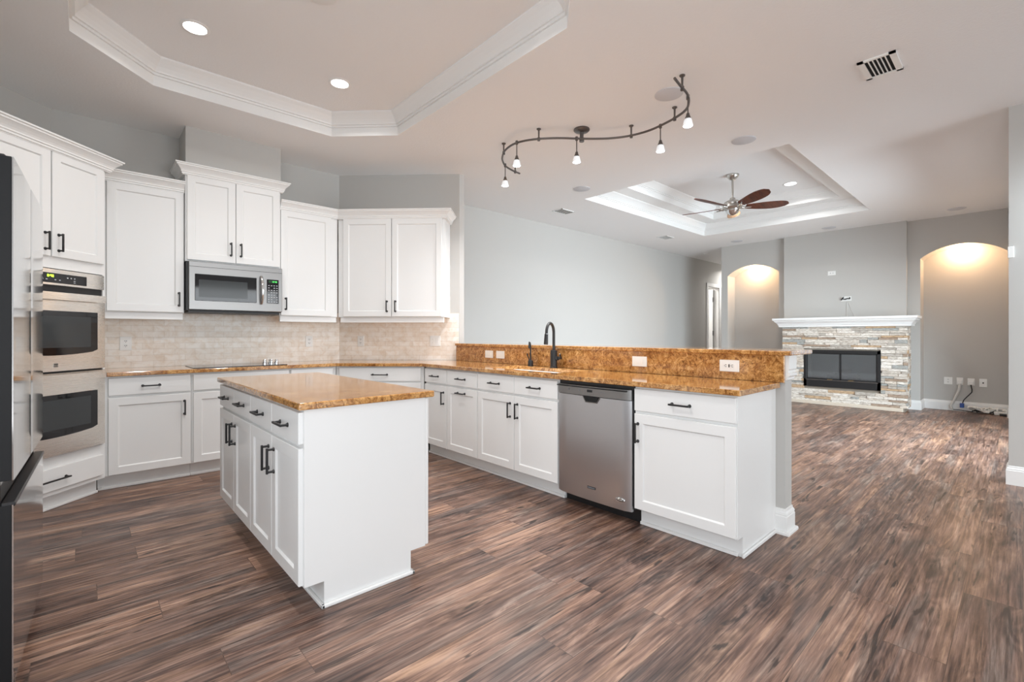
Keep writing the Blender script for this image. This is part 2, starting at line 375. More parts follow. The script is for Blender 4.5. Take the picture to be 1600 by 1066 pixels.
# ---------------------------------------------------------------- room shell
ZC = 3.05; YB = 5.35; XF = 9.9
XL, YR, XN = -1.0, -7.0, 5.52
oct_k = [(-0.06, 3.90), (0.385, 4.338), (1.705, 4.338), (2.142, 3.90), (2.142, 1.85), (1.705, 1.412), (0.385, 1.412), (-0.06, 1.85)]
rect_l = [(5.02, 1.525), (8.55, 1.525), (8.55, 4.02), (5.02, 4.02)]
rect_l2 = [(5.33, 1.835), (8.24, 1.835), (8.24, 3.71), (5.33, 3.71)]
outer = [(XL - .1, YR - .1), (13.2, YR - .1), (13.2, YB + 1.9), (XL - .1, YB + 1.9)]
struct(MB().plane(outer, 0.0).build('floor', FLOOR))
struct(MB().plane(outer, ZC, [oct_k, rect_l]).build('ceiling', CEIL))
def tray(name, rings):
    """vertical faces and ledges of a recessed ceiling: list of (polygon, z) from the opening upwards"""
    m = MB()
    for (p, z), (q, y) in zip(rings, rings[1:]):
        n = len(p)
        if p is q:
            for i in range(n): m.quad((*p[i], z), (*p[(i + 1) % n], z), (*p[(i + 1) % n], y), (*p[i], y))
        else: m.plane(p, z, [q])
    sd = struct(m.build(name + '_sides', TRIM)); return struct(MB().plane(rings[-1][0], rings[-1][1]).build(name, CEIL))
ZK = 3.245; ZL1 = 3.25; ZL2 = 3.45
tray('ceiling_kitchen_tray', [(oct_k, ZC), (oct_k, ZK)])
tray('ceiling_living_tray', [(rect_l, ZC), (rect_l, ZL1), (rect_l2, ZL1), (rect_l2, ZL2)])
def crown_prof(z1, h, d):
    """cove crown hanging from z1: h high, d deep"""
    return [(0, z1), (d, z1), (d, z1 - .10 * h), (d * .93, z1 - .16 * h), (d * .74, z1 - .30 * h), (d * .50, z1 - .52 * h), (d * .34, z1 - .70 * h), (d * .30, z1 - .76 * h), (d * .30, z1 - .84 * h), (d * .16, z1 - .86 * h), (d * .16, z1 - h), (0, z1 - h)]
# octagon listed clockwise, so 'right of travel' is inwards
struct(MB().sweep(oct_k, crown_prof(ZK, .118, .085), closed=True).build('trim_1', TRIM))
struct(MB().sweep(rect_l[::-1], crown_prof(ZL1, .11, .085), closed=True).build('trim_2', TRIM))
struct(MB().sweep(rect_l2[::-1], crown_prof(ZL2, .11, .085), closed=True).build('trim_3', TRIM))

T = 0.12
DX0, DX1, DZ = 11.57, 12.20, 2.42      # hall door opening in the long wall
m = MB()
m.box(XL - T, DX0, YB, YB + T, 0, ZC + .3); m.box(DX1, 13.2, YB, YB + T, 0, ZC + .3); m.box(DX0, DX1, YB, YB + T, DZ, ZC + .3)
struct(m.build('wall_back', WALL))
struct(MB().prism([(-0.19, YB), (-1.0, YB), (-1.0, 4.54)], 0, ZC).build('wall_corner', WALL))
struct(MB().prism([(2.19, YB), (3.18, 4.36), (3.245, 4.36), (3.245, YB)], 0, ZC).build('wall_diagonal', WALL))
struct(MB().box(0.667, 1.45, 4.98, YB, 2.702, ZC).build('wall_chase', WALL))
# left and rear walls, each with an unseen window opening added for daylight
m = MB(); y0, y1, z0, z1 = -2.4, 1.6, .3, 2.45
m.box(XL - T, XL, YR, y0, 0, ZC); m.box(XL - T, XL, y1, YB, 0, ZC); m.box(XL - T, XL, y0, y1, 0, z0); m.box(XL - T, XL, y0, y1, z1, ZC)
struct(m.build('wall_left', WALL))
m = MB(); x0, x1, z0, z1 = -0.6, 5.1, .25, 2.6
m.box(XL - T, x0, YR - T, YR, 0, ZC); m.box(x1, XN + T, YR - T, YR, 0, ZC); m.box(x0, x1, YR - T, YR, 0, z0); m.box(x0, x1, YR - T, YR, z1, ZC)
struct(m.build('wall_rear', WALL))
struct(MB().box(XN, XN + T, YR, 0.08, 0, ZC).build('wall_nook', WALL))
m = MB(); x0, x1, z0, z1 = 5.75, 9.1, .03, 2.4
m.box(XN + T, x0, -.04, .08, 0, ZC); m.box(x1, 10.5, -.04, .08, 0, ZC); m.box(x0, x1, -.04, .08, z1, ZC); m.box(x0, x1, -.04, .08, 0, z0)
struct(m.build('wall_right', WALL))
def win(name, a, b, z0, z1, axis, pos, nm):
    m = MB(); n = nm
    bars = [a + (b - a) * i / n for i in range(n + 1)]
    for v in bars:
        if axis == 'x': m.box(v - .03, v + .03, pos - .03, pos + .03, z0, z1)
        else: m.box(pos - .03, pos + .03, v - .03, v + .03, z0, z1)
    for z in (z0, z1):
        if axis == 'x': m.box(a, b, pos - .03, pos + .03, z - .03, z + .03)
        else: m.box(pos - .03, pos + .03, a, b, z - .03, z + .03)
    struct(m.build(name, TRIM))
win('added_window_1', -0.6, 5.1, .25, 2.6, 'x', YR - .08, 4)  # rear window out of view, added with its daylight source
win('added_window_2', -2.4, 1.6, .3, 2.45, 'y', XL - .08, 2)  # left window out of view, added with its daylight source
win('window_3', 5.75, 9.1, .03, 2.4, 'x', 0.0, 2)

# far wall with two arched niches
def arch(yc, hw, zs, zt, n=18):
    rise = zt - zs; rad = (hw * hw + rise * rise) / (2 * rise); cz = zt - rad; a0 = math.asin(hw / rad)
    return [(yc + rad * math.sin(-a0 + 2 * a0 * i / n), cz + rad * math.cos(-a0 + 2 * a0 * i / n)) for i in range(n + 1)]
NICH = [(0.629, 0.486), (3.670, 0.487)]; NB = 0.36
def far_wall():
    """wall face cut by two arched niches: piers, plus a strip over each arch"""
    m = MB(); m.box(XF, XF + NB, 0, NICH[0][0] - NICH[0][1], 0, ZC); m.box(XF, XF + NB, NICH[0][0] + NICH[0][1], NICH[1][0] - NICH[1][1], 0, ZC); m.box(XF, XF + NB, NICH[1][0] + NICH[1][1], 4.285, 0, ZC)
    for yc, hw in NICH:
        a = arch(yc, hw, 2.425, 2.606)
        for (ya, za), (yb, zb) in zip(a, a[1:]):
            m.quad((XF, ya, za), (XF, yb, zb), (XF, yb, ZC), (XF, ya, ZC)); m.quad((XF, ya, za), (XF + NB, ya, za), (XF + NB, yb, zb), (XF, yb, zb))
    m.box(XF + NB, XF + NB + .1, 0, 4.285, 0, ZC)
    return m
struct(far_wall().build('wall_far', WALL))
struct(MB().box(XF + NB + .1, 13.2, 4.165, 4.285, 0, ZC).build('wall_hall', WALL))
struct(MB().box(13.1, 13.2, 4.2, YB + .1, 0, ZC).build('wall_hall_end', WALL))
struct(MB().box(9.80, XF, 1.272, 3.064, 0, ZC).build('wall_breast', WALL))
# room behind the hall door
m = MB(); m.box(10.8, 13.2, 7.1, 7.2, 0, ZC); m.box(10.8, 10.9, YB + T, 7.1, 0, ZC); m.box(13.1, 13.2, YB + T, 7.1, 0, ZC)
struct(m.build('wall_bedroom', WALL))
disc('bedroom_fill', (11.5, 6.3, 2.9), .5, 40, (1, .98, .95), 170)  # added fill light without a fixture, brightens the room behind the door

# peninsula pony wall with its end trims
PW0, PW1, PY0 = 3.14, 3.255, 0.975
struct(MB().box(PW0, PW1, PY0, 4.36, 0, 1.084).build('wall_peninsula', WALL))
base_prof = [(0, 0), (.030, 0), (.030, .012), (.026, .020), (.015, .022), (.015, .105), (.012, .112), (.014, .118), (.012, .128), (.006, .136), (.005, .150), (0, .152)]
path = [(PW0, 1.03), (PW0, PY0), (PW1, PY0), (PW1, 4.36)]
struct(MB().sweep(path, base_prof).build('baseboard_peninsula', TRIM))
cap_prof = [(0, 1.084), (.022, 1.084), (.022, 1.000), (.016, .992), (.016, .980), (.024, .974), (.024, .960), (.012, .950), (.012, .936), (0, .930)]
struct(MB().sweep([(PW0 + .001, PY0), (PW1, PY0), (PW1, 4.36)], cap_prof).build('trim_4', TRIM))
# baseboards: travel so that the room is on the right
bb = [(0, 0), (.016, 0), (.016, .115), (.012, .122), (.013, .128), (.006, .138), (.005, .150), (0, .152)]
def base(name, path): return struct(MB().sweep(path, bb).build(name, TRIM))
n0, n1 = NICH
base('baseboard_far', [(9.80, 1.272), (XF, 1.272), (XF, n0[0] + n0[1]), (XF + NB, n0[0] + n0[1]), (XF + NB, n0[0] - n0[1]), (XF, n0[0] - n0[1]), (XF, .08)])
base('baseboard_far_niche', [(XF + NB, 4.285), (XF, 4.285), (XF, n1[0] + n1[1]), (XF + NB, n1[0] + n1[1]), (XF + NB, n1[0] - n1[1]), (XF, n1[0] - n1[1]), (XF, 3.064)])
base('baseboard_nook', [(5.75, .08), (XN, .08), (XN, YR)])
base('baseboard_back', [(3.245, YB), (DX0 - .09, YB)])
# hall door: casing, jamb, slab swung into the room behind
m = MB()
for a, b_ in ((DX0 - .09, DX0), (DX1, DX1 + .09)): m.box(a, b_, YB - .018, YB, 0, DZ + .09, .004)
m.box(DX0 - .09, DX1 + .09, YB - .020, YB, DZ, DZ + .09, .004)
m.box(DX0, DX0 + .015, YB, YB + T, 0, DZ); m.box(DX1 - .015, DX1, YB, YB + T, 0, DZ); m.box(DX0, DX1, YB, YB + T, DZ - .015, DZ)
struct(m.build('door_1_casing', TRIM))
dr = bpy.data.objects.new('door_1', None); COL.objects.link(dr); dr.location = (DX1 - .02, YB + T + .004, 0); struct(dr); bpy.context.view_layer.update()
m = MB(); m.box(-.035, 0, .004, .62, .01, DZ - .03, .002)
for z0_, z1_ in ((.25, 1.0), (1.12, DZ - .16)): m.box(-.041, -.035, .12, .50, z0_, z1_, .006)
m.build('slab', TRIM, dr)
for z in (.28, 1.25, 2.12): MB().box(-.05, -.034, -.012, .012, z - .06, z + .06, .003).build('hinge', BLACK, dr)
MB().box(-.046, -.040, -.006, .004, .02, DZ - .05).build('shadow_gap', DARK, dr)

# tile backsplash
struct(MB().box(-.12, 2.19, -.012, 0, 0, .54).build('wall_back_tile', TILE)).location = (0, YB, .918)
o = struct(MB().box(0, 1.40, -.012, 0, 0, .536).build('wall_diagonal_tile', TILE)); o.location = (2.185, YB + .005, .918); o.rotation_euler = (0, 0, R(-45))

# ---------------------------------------------------------------- cabinet kit
ZT, ZS = 0.886, 0.918           # underside and top of the stone
DB, DT, WB, WT = .120, .716, .735, .872     # base door bottom / top, drawer bottom / top
def door(root, x0, x1, z0, z1, pull=None, yf=-.02, fw=.058, vertical=True, L=.108, name='door'):
    d = MB().shaker(x0, x1, z0, z1, yf, fw=fw).build(name, CAB, root)
    if pull: MB().pull(pull[0], pull[1], yf, L, vertical).build('handle', BLACK, d, 40)
    return d
def drawer(root, x0, x1, z0=WB, z1=WT, yf=-.02, pull=True, L=.108, name='drawer'):
    d = MB().shaker(x0, x1, z0, z1, yf, fw=0).build(name, CAB, root)
    if pull: MB().pull((x0 + x1) / 2, (z0 + z1) / 2 - .002, yf, L, False).build('handle', BLACK, d, 40)
    return d
def carcass(root, x0, x1, depth, z0=.115, z1=ZT, toe=.067, shoe=True, tx0=None, tx1=None):
    MB().box(x0, x1, 0, depth, z0, z1, .001).build('body', CAB, root)
    tx0 = x0 if tx0 is None else tx0; tx1 = x1 if tx1 is None else tx1
    MB().box(tx0, tx1, toe, depth - .01, 0, z0).build('toe_kick', CAB, root)
    if shoe: MB().prism([(tx0, toe), (tx1, toe), (tx1, toe - .016), (tx0, toe - .016)], 0, .020, bev=.004).build('shoe_moulding', TRIM, root)

# --- back run (local origin on the carcass face, z=0)
YF = 4.78
def back_unit(name, label, x0, x1): return thing(name, label, 'cabinet', (x0, YF, 0), 0)
r = back_unit('base_cabinet', 'white base cabinet with one drawer and one door beside the double oven', .143, .68)
carcass(r, -.036, .537, .55, tx0=-.06); drawer(r, .002, .529); door(r, .002, .529, DB, DT, (.488, .60))
r = back_unit('base_cabinet', 'white base cabinet under the black cooktop', .682, 1.468)
carcass(r, 0, .786, .55); drawer(r, .011, .779, pull=False, name='false_front'); door(r, .011, .392, DB, DT, (.352, .60)); door(r, .397, .779, DB, DT, (.437, .60))
r = back_unit('base_cabinet', 'narrow white base cabinet between cooktop and corner, half hidden by island', 1.470, 1.905)
carcass(r, 0, .452, .55, tx1=.48); drawer(r, .008, .416); door(r, .008, .416, DB, DT, (.375, .60))
# --- diagonal corner base
r = thing('base_cabinet', 'angled white corner base cabinet with a wide drawer, behind the island', 'cabinet', (1.928, 4.774, 0), -45)
m = MB(); m.prism([(-.004, 0), (.908, 0), (.875, .03), (.875, .58), (.03, .58), (.03, .03)], .115, ZT); m.build('body', CAB, r)
MB().box(-.03, .935, .067, .5, 0, .115).build('toe_kick', CAB, r); MB().box(-.02, .92, .050, .067, 0, .02, .004).build('shoe_moulding', TRIM, r)
drawer(r, .034, .879, L=.148); door(r, .034, .453, DB, DT, (.413, .60)); door(r, .458, .879, DB, DT, (.498, .60))
# --- peninsula run: local x runs towards -Y, y into the cabinet (+X)
XP = 2.573
def pen(name, label, cat, y0): return thing(name, label, cat, (XP, y0, 0), -90)
r = pen('base_cabinet', 'narrow white base cabinet at the inner corner of the sink run', 'cabinet', 4.100)
carcass(r, 0, .392, .55, tx0=-.03); drawer(r, .004, .387); door(r, .004, .387, DB, DT, (.343, .60))
r = pen('base_cabinet', 'white pull-out cabinet with a horizontal handle on its door, left of sink', 'cabinet', 3.706)
carcass(r, 0, .468, .55); drawer(r, .003, .464); door(r, .003, .464, DB, DT, (.234, .672), vertical=False)
r = pen('sink_cabinet', 'white two-door sink cabinet under the black faucet', 'cabinet', 3.236)
carcass(r, 0, .945, .55)
for a, b_, h in ((.003, .469, .428), (.474, .940, .514)): drawer(r, a, b_, name='false_front'); door(r, a, b_, DB, DT, (h, .60))
r = pen('base_cabinet', 'white end cabinet of the peninsula, right of the dishwasher', 'cabinet', 1.654)
carcass(r, 0, .606, .55); drawer(r, .004, .624); door(r, .004, .624, DB, DT, (.030, .60))
ep = MB(); ep.box(.606, .626, 0, .567, .112, ZT); ep.box(.606, .626, .067, .567, 0, .112); ep.build('end_panel', CAB, r)
MB().box(.626, .640, .051, .540, 0, .022, .004).build('shoe_moulding', TRIM, r)
# dishwasher
r = pen('dishwasher', 'stainless steel dishwasher set between the sink cabinet and the end cabinet', 'dishwasher', 2.290)
MB().box(.002, .630, .002, .56, .10, .880).build('tub', BLACKP, r)
MB().box(.004, .628, .075, .5, .0, .10).build('toe_panel', BLACK, r)
def bowed(x0, x1, z0, z1, yf, bow, n=14, t=.03, edge=.012):
    b = bmesh.new(); fr = []; bk = []
    xs = [x0 + (x1 - x0) * i / n for i in range(n + 1)]
    def yy(x):
        u = (x - x0) / (x1 - x0) * 2 - 1; e = max(0, (abs(u) - .93) / .07)
        return yf - bow * (1 - u * u) + edge * e * e
    cols = [[b.verts.new((x, yy(x), z)) for z in (z0, z1)] for x in xs]; bc = [[b.verts.new((x, yf + t, z)) for z in (z0, z1)] for x in xs]
    for i in range(n):
        b.faces.new((cols[i][0], cols[i + 1][0], cols[i + 1][1], cols[i][1])); b.faces.new((bc[i][1], bc[i + 1][1], bc[i + 1][0], bc[i][0]))
        b.faces.new((cols[i][1], cols[i + 1][1], bc[i + 1][1], bc[i][1])); b.faces.new((bc[i][0], bc[i + 1][0], cols[i + 1][0], cols[i][0]))
    b.faces.new((cols[0][0], cols[0][1], bc[0][1], bc[0][0])); b.faces.new((cols[-1][1], cols[-1][0], bc[-1][0], bc[-1][1]))
    bmesh.ops.recalc_face_normals(b, faces=b.faces); m = MB(); m._add(b); return m
d = bowed(.008, .622, .088, .790, -.030, .012).build('door', STEELV, r, 30)
cp = bowed(.008, .622, .794, .858, -.034, .012).build('control_panel', STEEL, r, 30)
MB().box(.012, .60, -.049, -.036, .846, .853, .002).build('vent_slot', DARK, cp)
MB().box(.288, .330, -.0485, -.044, .820, .836).build('display', BLACKG, cp)
for i in range(6): MB().box(.345 + i * .017, .354 + i * .017, -.0478, -.044, .824, .828).build('button', KEYD, cp)
for x in (.12, .215, .266): MB().box(x, x + .006, -.0478, -.044, .822, .832).build('button', KEYD, cp)
m = MB(); m.prism([(.255, 0), (.385, 0), (.362, -.034), (.278, -.034)], 0, .006)
o = m.build('pocket_handle', DARK, d); o.location = (0, -.0425, .790); o.rotation_euler = (R(90), 0, 0)
MB().tube([(.250, -.043, .788), (.272, -.044, .753), (.368, -.044, .753), (.390, -.043, .788)], .0045, 8).build('handle_lip', STEEL, d, 40)
nm = MB().box(.288, .356, -.0455, -.041, .168, .184, .001).build('nameplate', BLACKP, d)
m = MB()
for i in range(6): m.box(.293 + i * .0103, .2995 + i * .0103, -.0462, -.0455, .172, .180)
m.build('letters', KEYD, nm)
m = MB(); m.tube([(.548 + .030 * math.cos(a), -.040 + .012 * math.cos(a) * .3, .152 + .010 * math.sin(a)) for a in [2 * math.pi * i / 20 for i in range(21)]], .0035, 6)
m.tube([(.530, -.0445, .154), (.566, -.0385, .150)], .003, 6); m.build('oval_badge', CHROME, d, 40)

# --- island: doors towards -X
r = thing('kitchen_island', 'white free-standing kitchen island with four drawers and four doors', 'island', (.705, 3.68, 0), -90)
MB().box(0, 1.58, 0, .605, .115, ZT, .001).build('body', CAB, r)
MB().box(.06, 1.56, .085, .52, 0, .115).build('toe_kick', CAB, r)
ys = [0.004, .398, .788, 1.180, 1.572]
for i in range(4):
    a, b_ = ys[i] + .003, ys[i + 1] - .003
    drawer(r, a, b_); door(r, a, b_, DB, DT, ((b_ - .04) if i % 2 == 0 else (a + .04), .60))
m = MB(); m.box(1.580, 1.584, .0, .605, .115, ZT); m.box(1.560, 1.584, .085, .52, 0, .115); m.build('end_panel', CAB, r)
MB().box(0.01, 1.584, .607, .625, DB, ZT - .004, .003).build('back_panel', CAB, r)
m = MB(); m.box(.06, 1.60, .069, .085, 0, .018, .004); m.box(1.584, 1.600, .069, .536, 0, .018, .004); m.box(.06, 1.60, .52, .536, 0, .018, .004); m.build('shoe_moulding', TRIM, r)
tag(MB().prism([(.675, 2.072), (1.352, 2.072), (1.352, 3.712), (.675, 3.712)], ZT, ZS, bev=.006).build('island_countertop', GRAN), 'polished golden brown granite slab on top of the kitchen island', 'countertop')

# --- L-shaped worktop, sink, cooktop
SX0, SX1, SY0, SY1 = 2.655, 3.005, 2.40, 3.20
hole = [(SX0, SY0), (SX1, SY0), (SX1, SY1), (SX0, SY1)]
wt = MB().prism([(.135, 4.735), (1.904, 4.735), (2.53, 4.109), (2.53, .997), (3.122, .997), (3.122, 4.385), (2.175, 5.335), (.135, 5.335)], ZT, ZS, [hole], bev=.004)
tag(wt.build('perimeter_countertop', GRAN), 'golden brown granite worktop wrapping from the ovens past cooktop and sink', 'countertop')
r = thing('kitchen_sink', 'undermount stainless sink set in the granite worktop below the faucet', 'sink', ((SX0 + SX1) / 2, (SY0 + SY1) / 2, ZS))
hx, hy = (SX1 - SX0) / 2 - .001, (SY1 - SY0) / 2 - .001
m = MB(); dz = .2
for sx in (-1, 1): m.box(sx * hx - .004, sx * hx + .004, -hy - .004, hy + .004, -dz, -.033)
for sy in (-1, 1): m.box(-hx, hx, sy * hy - .004, sy * hy + .004, -dz, -.033)
m.box(-hx, hx, -hy, hy, -dz - .004, -dz); m.build('basin', SINKST, r)
MB().lathe([(0, -dz + .001), (.045, -dz + .001), (.045, -dz + .005), (.03, -dz + .003), (0, -dz + .002)], (0, 0, 0), 20).build('drain', CHROME, r, 40)
# faucet
r = thing('kitchen_faucet', 'tall black gooseneck pull-down faucet behind the sink', 'faucet', (3.055, 2.79, ZS))
MB().lathe([(.034, 0), (.034, .006), (.030, .010), (.030, .150), (.026, .156), (0, .156)], seg=20).build('body', BLACK, r, 40)
ux, uy = -.93, -.36
pts = [(0, 0, .15), (0, 0, .31)] + [(ux * .085 * (1 - math.cos(a)), uy * .085 * (1 - math.cos(a)), .305 + .085 * math.sin(a)) for a in [math.pi * i / 12 for i in range(1, 13)]] + [(ux * .173, uy * .173, .29)]
MB().tube(pts, .0125, 12).build('spout', BLACK, r, 50)
q = [(ux * k, uy * k, z) for k, z in ((.173, .297), (.176, .268), (.183, .215), (.184, .208))]
MB().tube(q, [.0155, .0165, .019, .017], 14).build('spray_head', BLACK, r, 40)
MB().lathe([(.0155, 0), (.0155, .006)], (ux * .173, uy * .173, .293), 14).build('ring', CHROME, r, 40)
m = MB(); m.tube([(.0, -.022, .085), (.0, -.052, .085)], .017, 14); m.tube([(0, -.044, .088), (-.004, -.085, .088), (-.03, -.098, .125)], [.013, .012, .007], 10); m.build('lever', BLACK, r, 40)
r = thing('filter_tap', 'small slim black water tap left of the big faucet', 'faucet', (3.06, 3.085, ZS))
MB().lathe([(.024, 0), (.024, .045), (.018, .056), (0, .058)], seg=18).build('body', BLACK, r, 40)
MB().tube([(0, 0, .05), (0, 0, .19), (-.006, 0, .215), (-.022, -.008, .222), (-.03, -.012, .19), (-.031, -.012, .165)], .0075, 10).build('spout', BLACK, r, 50)
MB().tube([(0, .012, .05), (-.004, .028, .085), (-.006, .04, .115)], [.005, .005, .007], 8).build('lever', BLACK, r, 50)
# cooktop and its removable knobs
r = thing('glass_cooktop', 'flush black glass cooktop below the microwave', 'cooktop', (1.08, 5.03, ZS))
MB().box(-.38, .38, -.225, .225, 0, .006, .002).build('glass_plate', BLACKG, r)
for i, (x, y) in enumerate([(1.315, 5.03), (1.335, 5.10), (1.372, 5.02), (1.385, 5.09), (1.425, 5.035)]):
    side = ['at the front of', 'at the back of', 'in the middle of', 'at the back end of', 'at the far end of'][i]
    k = MB().lathe([(.021, 0), (.021, .012), (.017, .016), (.017, .034), (.015, .037), (0, .037)], seg=16)
    k.box(-.004, .004, -.017, .017, .034, .043, .001)
    kb = k.build('cooktop_knob', CHROME, None, 40); kb.location = (x, y, ZS + .006)
    tag(kb, 'chrome control knob standing loose on the right end of the cooktop', 'knob', 'chrome knobs on the cooktop')

# --- bar: splash and raised slab
tag(MB().box(3.122, 3.1395, .975, 4.345, ZS, 1.084, .002).build('bar_backsplash', GRAN), 'upright golden granite backsplash strip behind the sink', 'backsplash')
tag(MB().prism([(3.10, .93), (3.516, .93), (3.516, 4.34), (3.10, 4.34)], 1.084, 1.112, bev=.006).build('bar_countertop', GRAN), 'raised granite bar slab on top of the peninsula wall', 'countertop')

# ---------------------------------------------------------------- upper cabinets
UB, UT, CT = 1.405, 2.462, 2.555
def cab_crown(z1, h=.095, d=.078):
    return [(0, z1)] + [(o * d, z1 - z * h) for o, z in ((1, 0), (1, .10), (.88, .13), (.88, .24), (.80, .28), (.66, .40), (.52, .54), (.44, .66), (.44, .76), (.36, .79), (.36, .92), (.28, .95), (.28, 1))] + [(0, z1 - h)]
UY = 5.04
def upper(root, x0, x1, depth, z0=1.40, z1=2.545, rail=True):
    MB().box(x0, x1, 0, depth, z0, z1, .001).build('body', CAB, root)
    if rail: MB().box(x0 + .006, x1 - .006, .012, .034, z0 - .060, z0, .003).build('light_rail', CAB, root)
r = thing('wall_cabinet', 'single-door white upper cabinet between oven tower and microwave', 'cabinet', (.137, UY, 0), 0)
upper(r, -.035, .527, .31); door(r, .005, .522, UB, UT, (.488, 1.520))
MB().sweep([(.10, UY), (.664, UY)], cab_crown(CT)).build('crown', TRIM, r, world=True)
r = thing('wall_cabinet', 'two-door white upper cabinet directly above the microwave', 'cabinet', (.667, 5.0, 0), 0)
upper(r, 0, .783, .345, 1.862, 2.70, False)
door(r, .012, .388, 1.876, 2.628, (.350, 2.00)); door(r, .393, .771, 1.876, 2.628, (.432, 2.00))
MB().sweep([(.667, 5.30), (.667, 5.0), (1.45, 5.0), (1.45, 5.30)], cab_crown(2.715)).build('crown', TRIM, r, world=True)
CU = 7.06 + .02 * math.sqrt(2)      # x+y on the carcass face of the corner uppers
xc = CU - UY
r = thing('wall_cabinet', 'single-door white upper cabinet to the right of the microwave', 'cabinet', (1.455, UY, 0), 0)
upper(r, 0, xc - 1.455 - .006, .31); door(r, .008, .512, UB, UT, (.052, 1.520))
s2 = math.sqrt(.5); xe = 1.172
pc = [(1.455, UY), (xc, UY), (xc + xe * s2, UY - xe * s2), (xc + (xe + .30) * s2, UY - (xe - .30) * s2)]
MB().sweep(pc, cab_crown(CT), only=[0]).build('crown', TRIM, r, world=True)
r = thing('wall_cabinet', 'angled two-door white upper cabinet in the corner by the tiled wall end', 'cabinet', (xc, UY, 0), -45)
MB().prism([(.004, .004), (xe, .004), (xe, .325), (.14, .325)], 1.40, 2.545).build('body', CAB, r)
MB().box(.02, xe - .012, .016, .038, 1.34, 1.40, .003).build('light_rail', CAB, r)
door(r, .066, .592, UB, UT, (.547, 1.515)); door(r, .600, 1.140, UB, UT, (.640, 1.515))
MB().sweep(pc, cab_crown(CT), only=[1, 2]).build('crown', TRIM, r, world=True)

# ---------------------------------------------------------------- oven tower (45 degrees), local x along the front
r = thing('oven_tower_cabinet', 'tall angled white cabinet that houses the double wall oven', 'cabinet', (-.445 - .02 * s2 + 0, 4.155 + .02 * s2, 0), 45)
OW = .825
m = MB(); m.box(0, .018, 0, .60, .115, 2.47); m.box(OW - .018, OW, 0, .60, .115, 2.47); m.box(.018, OW - .018, .02, .6, 1.664, 2.47); m.box(.018, OW - .018, .02, .6, .115, .372); m.box(.018, OW - .018, .58, .6, .372, 1.664)
m.box(.018, .022, 0, .02, .372, 1.664); m.box(.018, OW - .018, 0, .02, 1.664, 1.745); m.box(.018, OW - .018, 0, .02, .115, .376); m.box(.018, OW - .018, 0, .02, 2.40, 2.47)
m.build('body', CAB, r)
MB().box(0, OW, .067, .5, 0, .115).build('toe_kick', CAB, r); MB().box(0, OW, .051, .067, 0, .02, .004).build('shoe_moulding', TRIM, r)
door(r, .012, .407, 1.742, UT, (.368, 1.84)); door(r, .415, .800, 1.742, UT, (.458, 1.84))
drawer(r, .03, .795, .148, .302, L=.19)
a0 = (-.445 - .02 * s2, 4.155 + .02 * s2)
pth = [(a0[0] - .4 * s2, a0[1] + .4 * s2), a0, (a0[0] + OW * s2, a0[1] + OW * s2), (a0[0] + (OW - .4) * s2, a0[1] + (OW + .4) * s2)]
cr = MB().sweep(pth, cab_crown(CT, .10, .085)).build('crown', TRIM, r, world=True)
m = MB()
for i in range(46): m.box(.004 + i * .018, .014 + i * .018, -.030, -.012, 2.470, 2.484)
m.build('dentil_strip', TRIM, cr)
# double oven
r = thing('double_wall_oven', 'stainless steel double wall oven with black windows in the corner tower', 'oven', (-.445 - .02 * s2, 4.155 + .02 * s2, 0), 45)
O0, O1 = .024, .802
MB().box(O0, O1, .004, .55, .378, 1.655).build('case', BLACKP, r)
def curved(x0, x1, z0, z1, yf, bow, mtl, name, parent): return bowed(x0, x1, z0, z1, yf, bow, edge=.006).build(name, mtl, parent, 30)
cp = curved(O0, O1, 1.548, 1.655, -.022, .004, STEELW, 'control_panel', r)
gp = MB().box(.175, .652, -.030, -.024, 1.562, 1.628, .002).build('glass_panel', BLACKG, cp)
def digits(m, x, z, h, txt, y0, y1):
    """seven-segment figures"""
    S = {'0': 'abcdef', '1': 'bc', '2': 'abged', '4': 'fgbc', '5': 'afgcd', '3': 'abgcd'}
    w_ = h * .55; t = h * .16
    for ch in txt:
        if ch == ':':
            for zz in (.3, .7): m.box(x, x + t, y0, y1, z + h * zz - t / 2, z + h * zz + t / 2)
            x += t * 2.4; continue
        for sg in S[ch]:
            q = {'a': (0, w_, h - t, h), 'd': (0, w_, 0, t), 'g': (0, w_, h / 2 - t / 2, h / 2 + t / 2), 'f': (0, t, h / 2, h), 'b': (w_ - t, w_, h / 2, h), 'e': (0, t, 0, h / 2), 'c': (w_ - t, w_, 0, h / 2)}[sg]
            m.box(x + q[0], x + q[1], y0, y1, z + q[2], z + q[3])
        x += w_ + t * 1.3
    return m
digits(MB(), .372, 1.600, .017, '0:40', -.0310, -.0300).build('clock_display', GREEN, gp)
marks = [(x, .009, 1.600, .008) for x in (.505, .530, .555)] + [(x, .011, 1.580, .006) for x in (.335, .362, .42, .45)] + [(.552, .014, z, .005) for z in (1.572, 1.584)]
for x, w_, z, h_ in marks: MB().box(x, x + w_, -.0308, -.030, z, z + h_).build('touch_key', KEYS, gp)
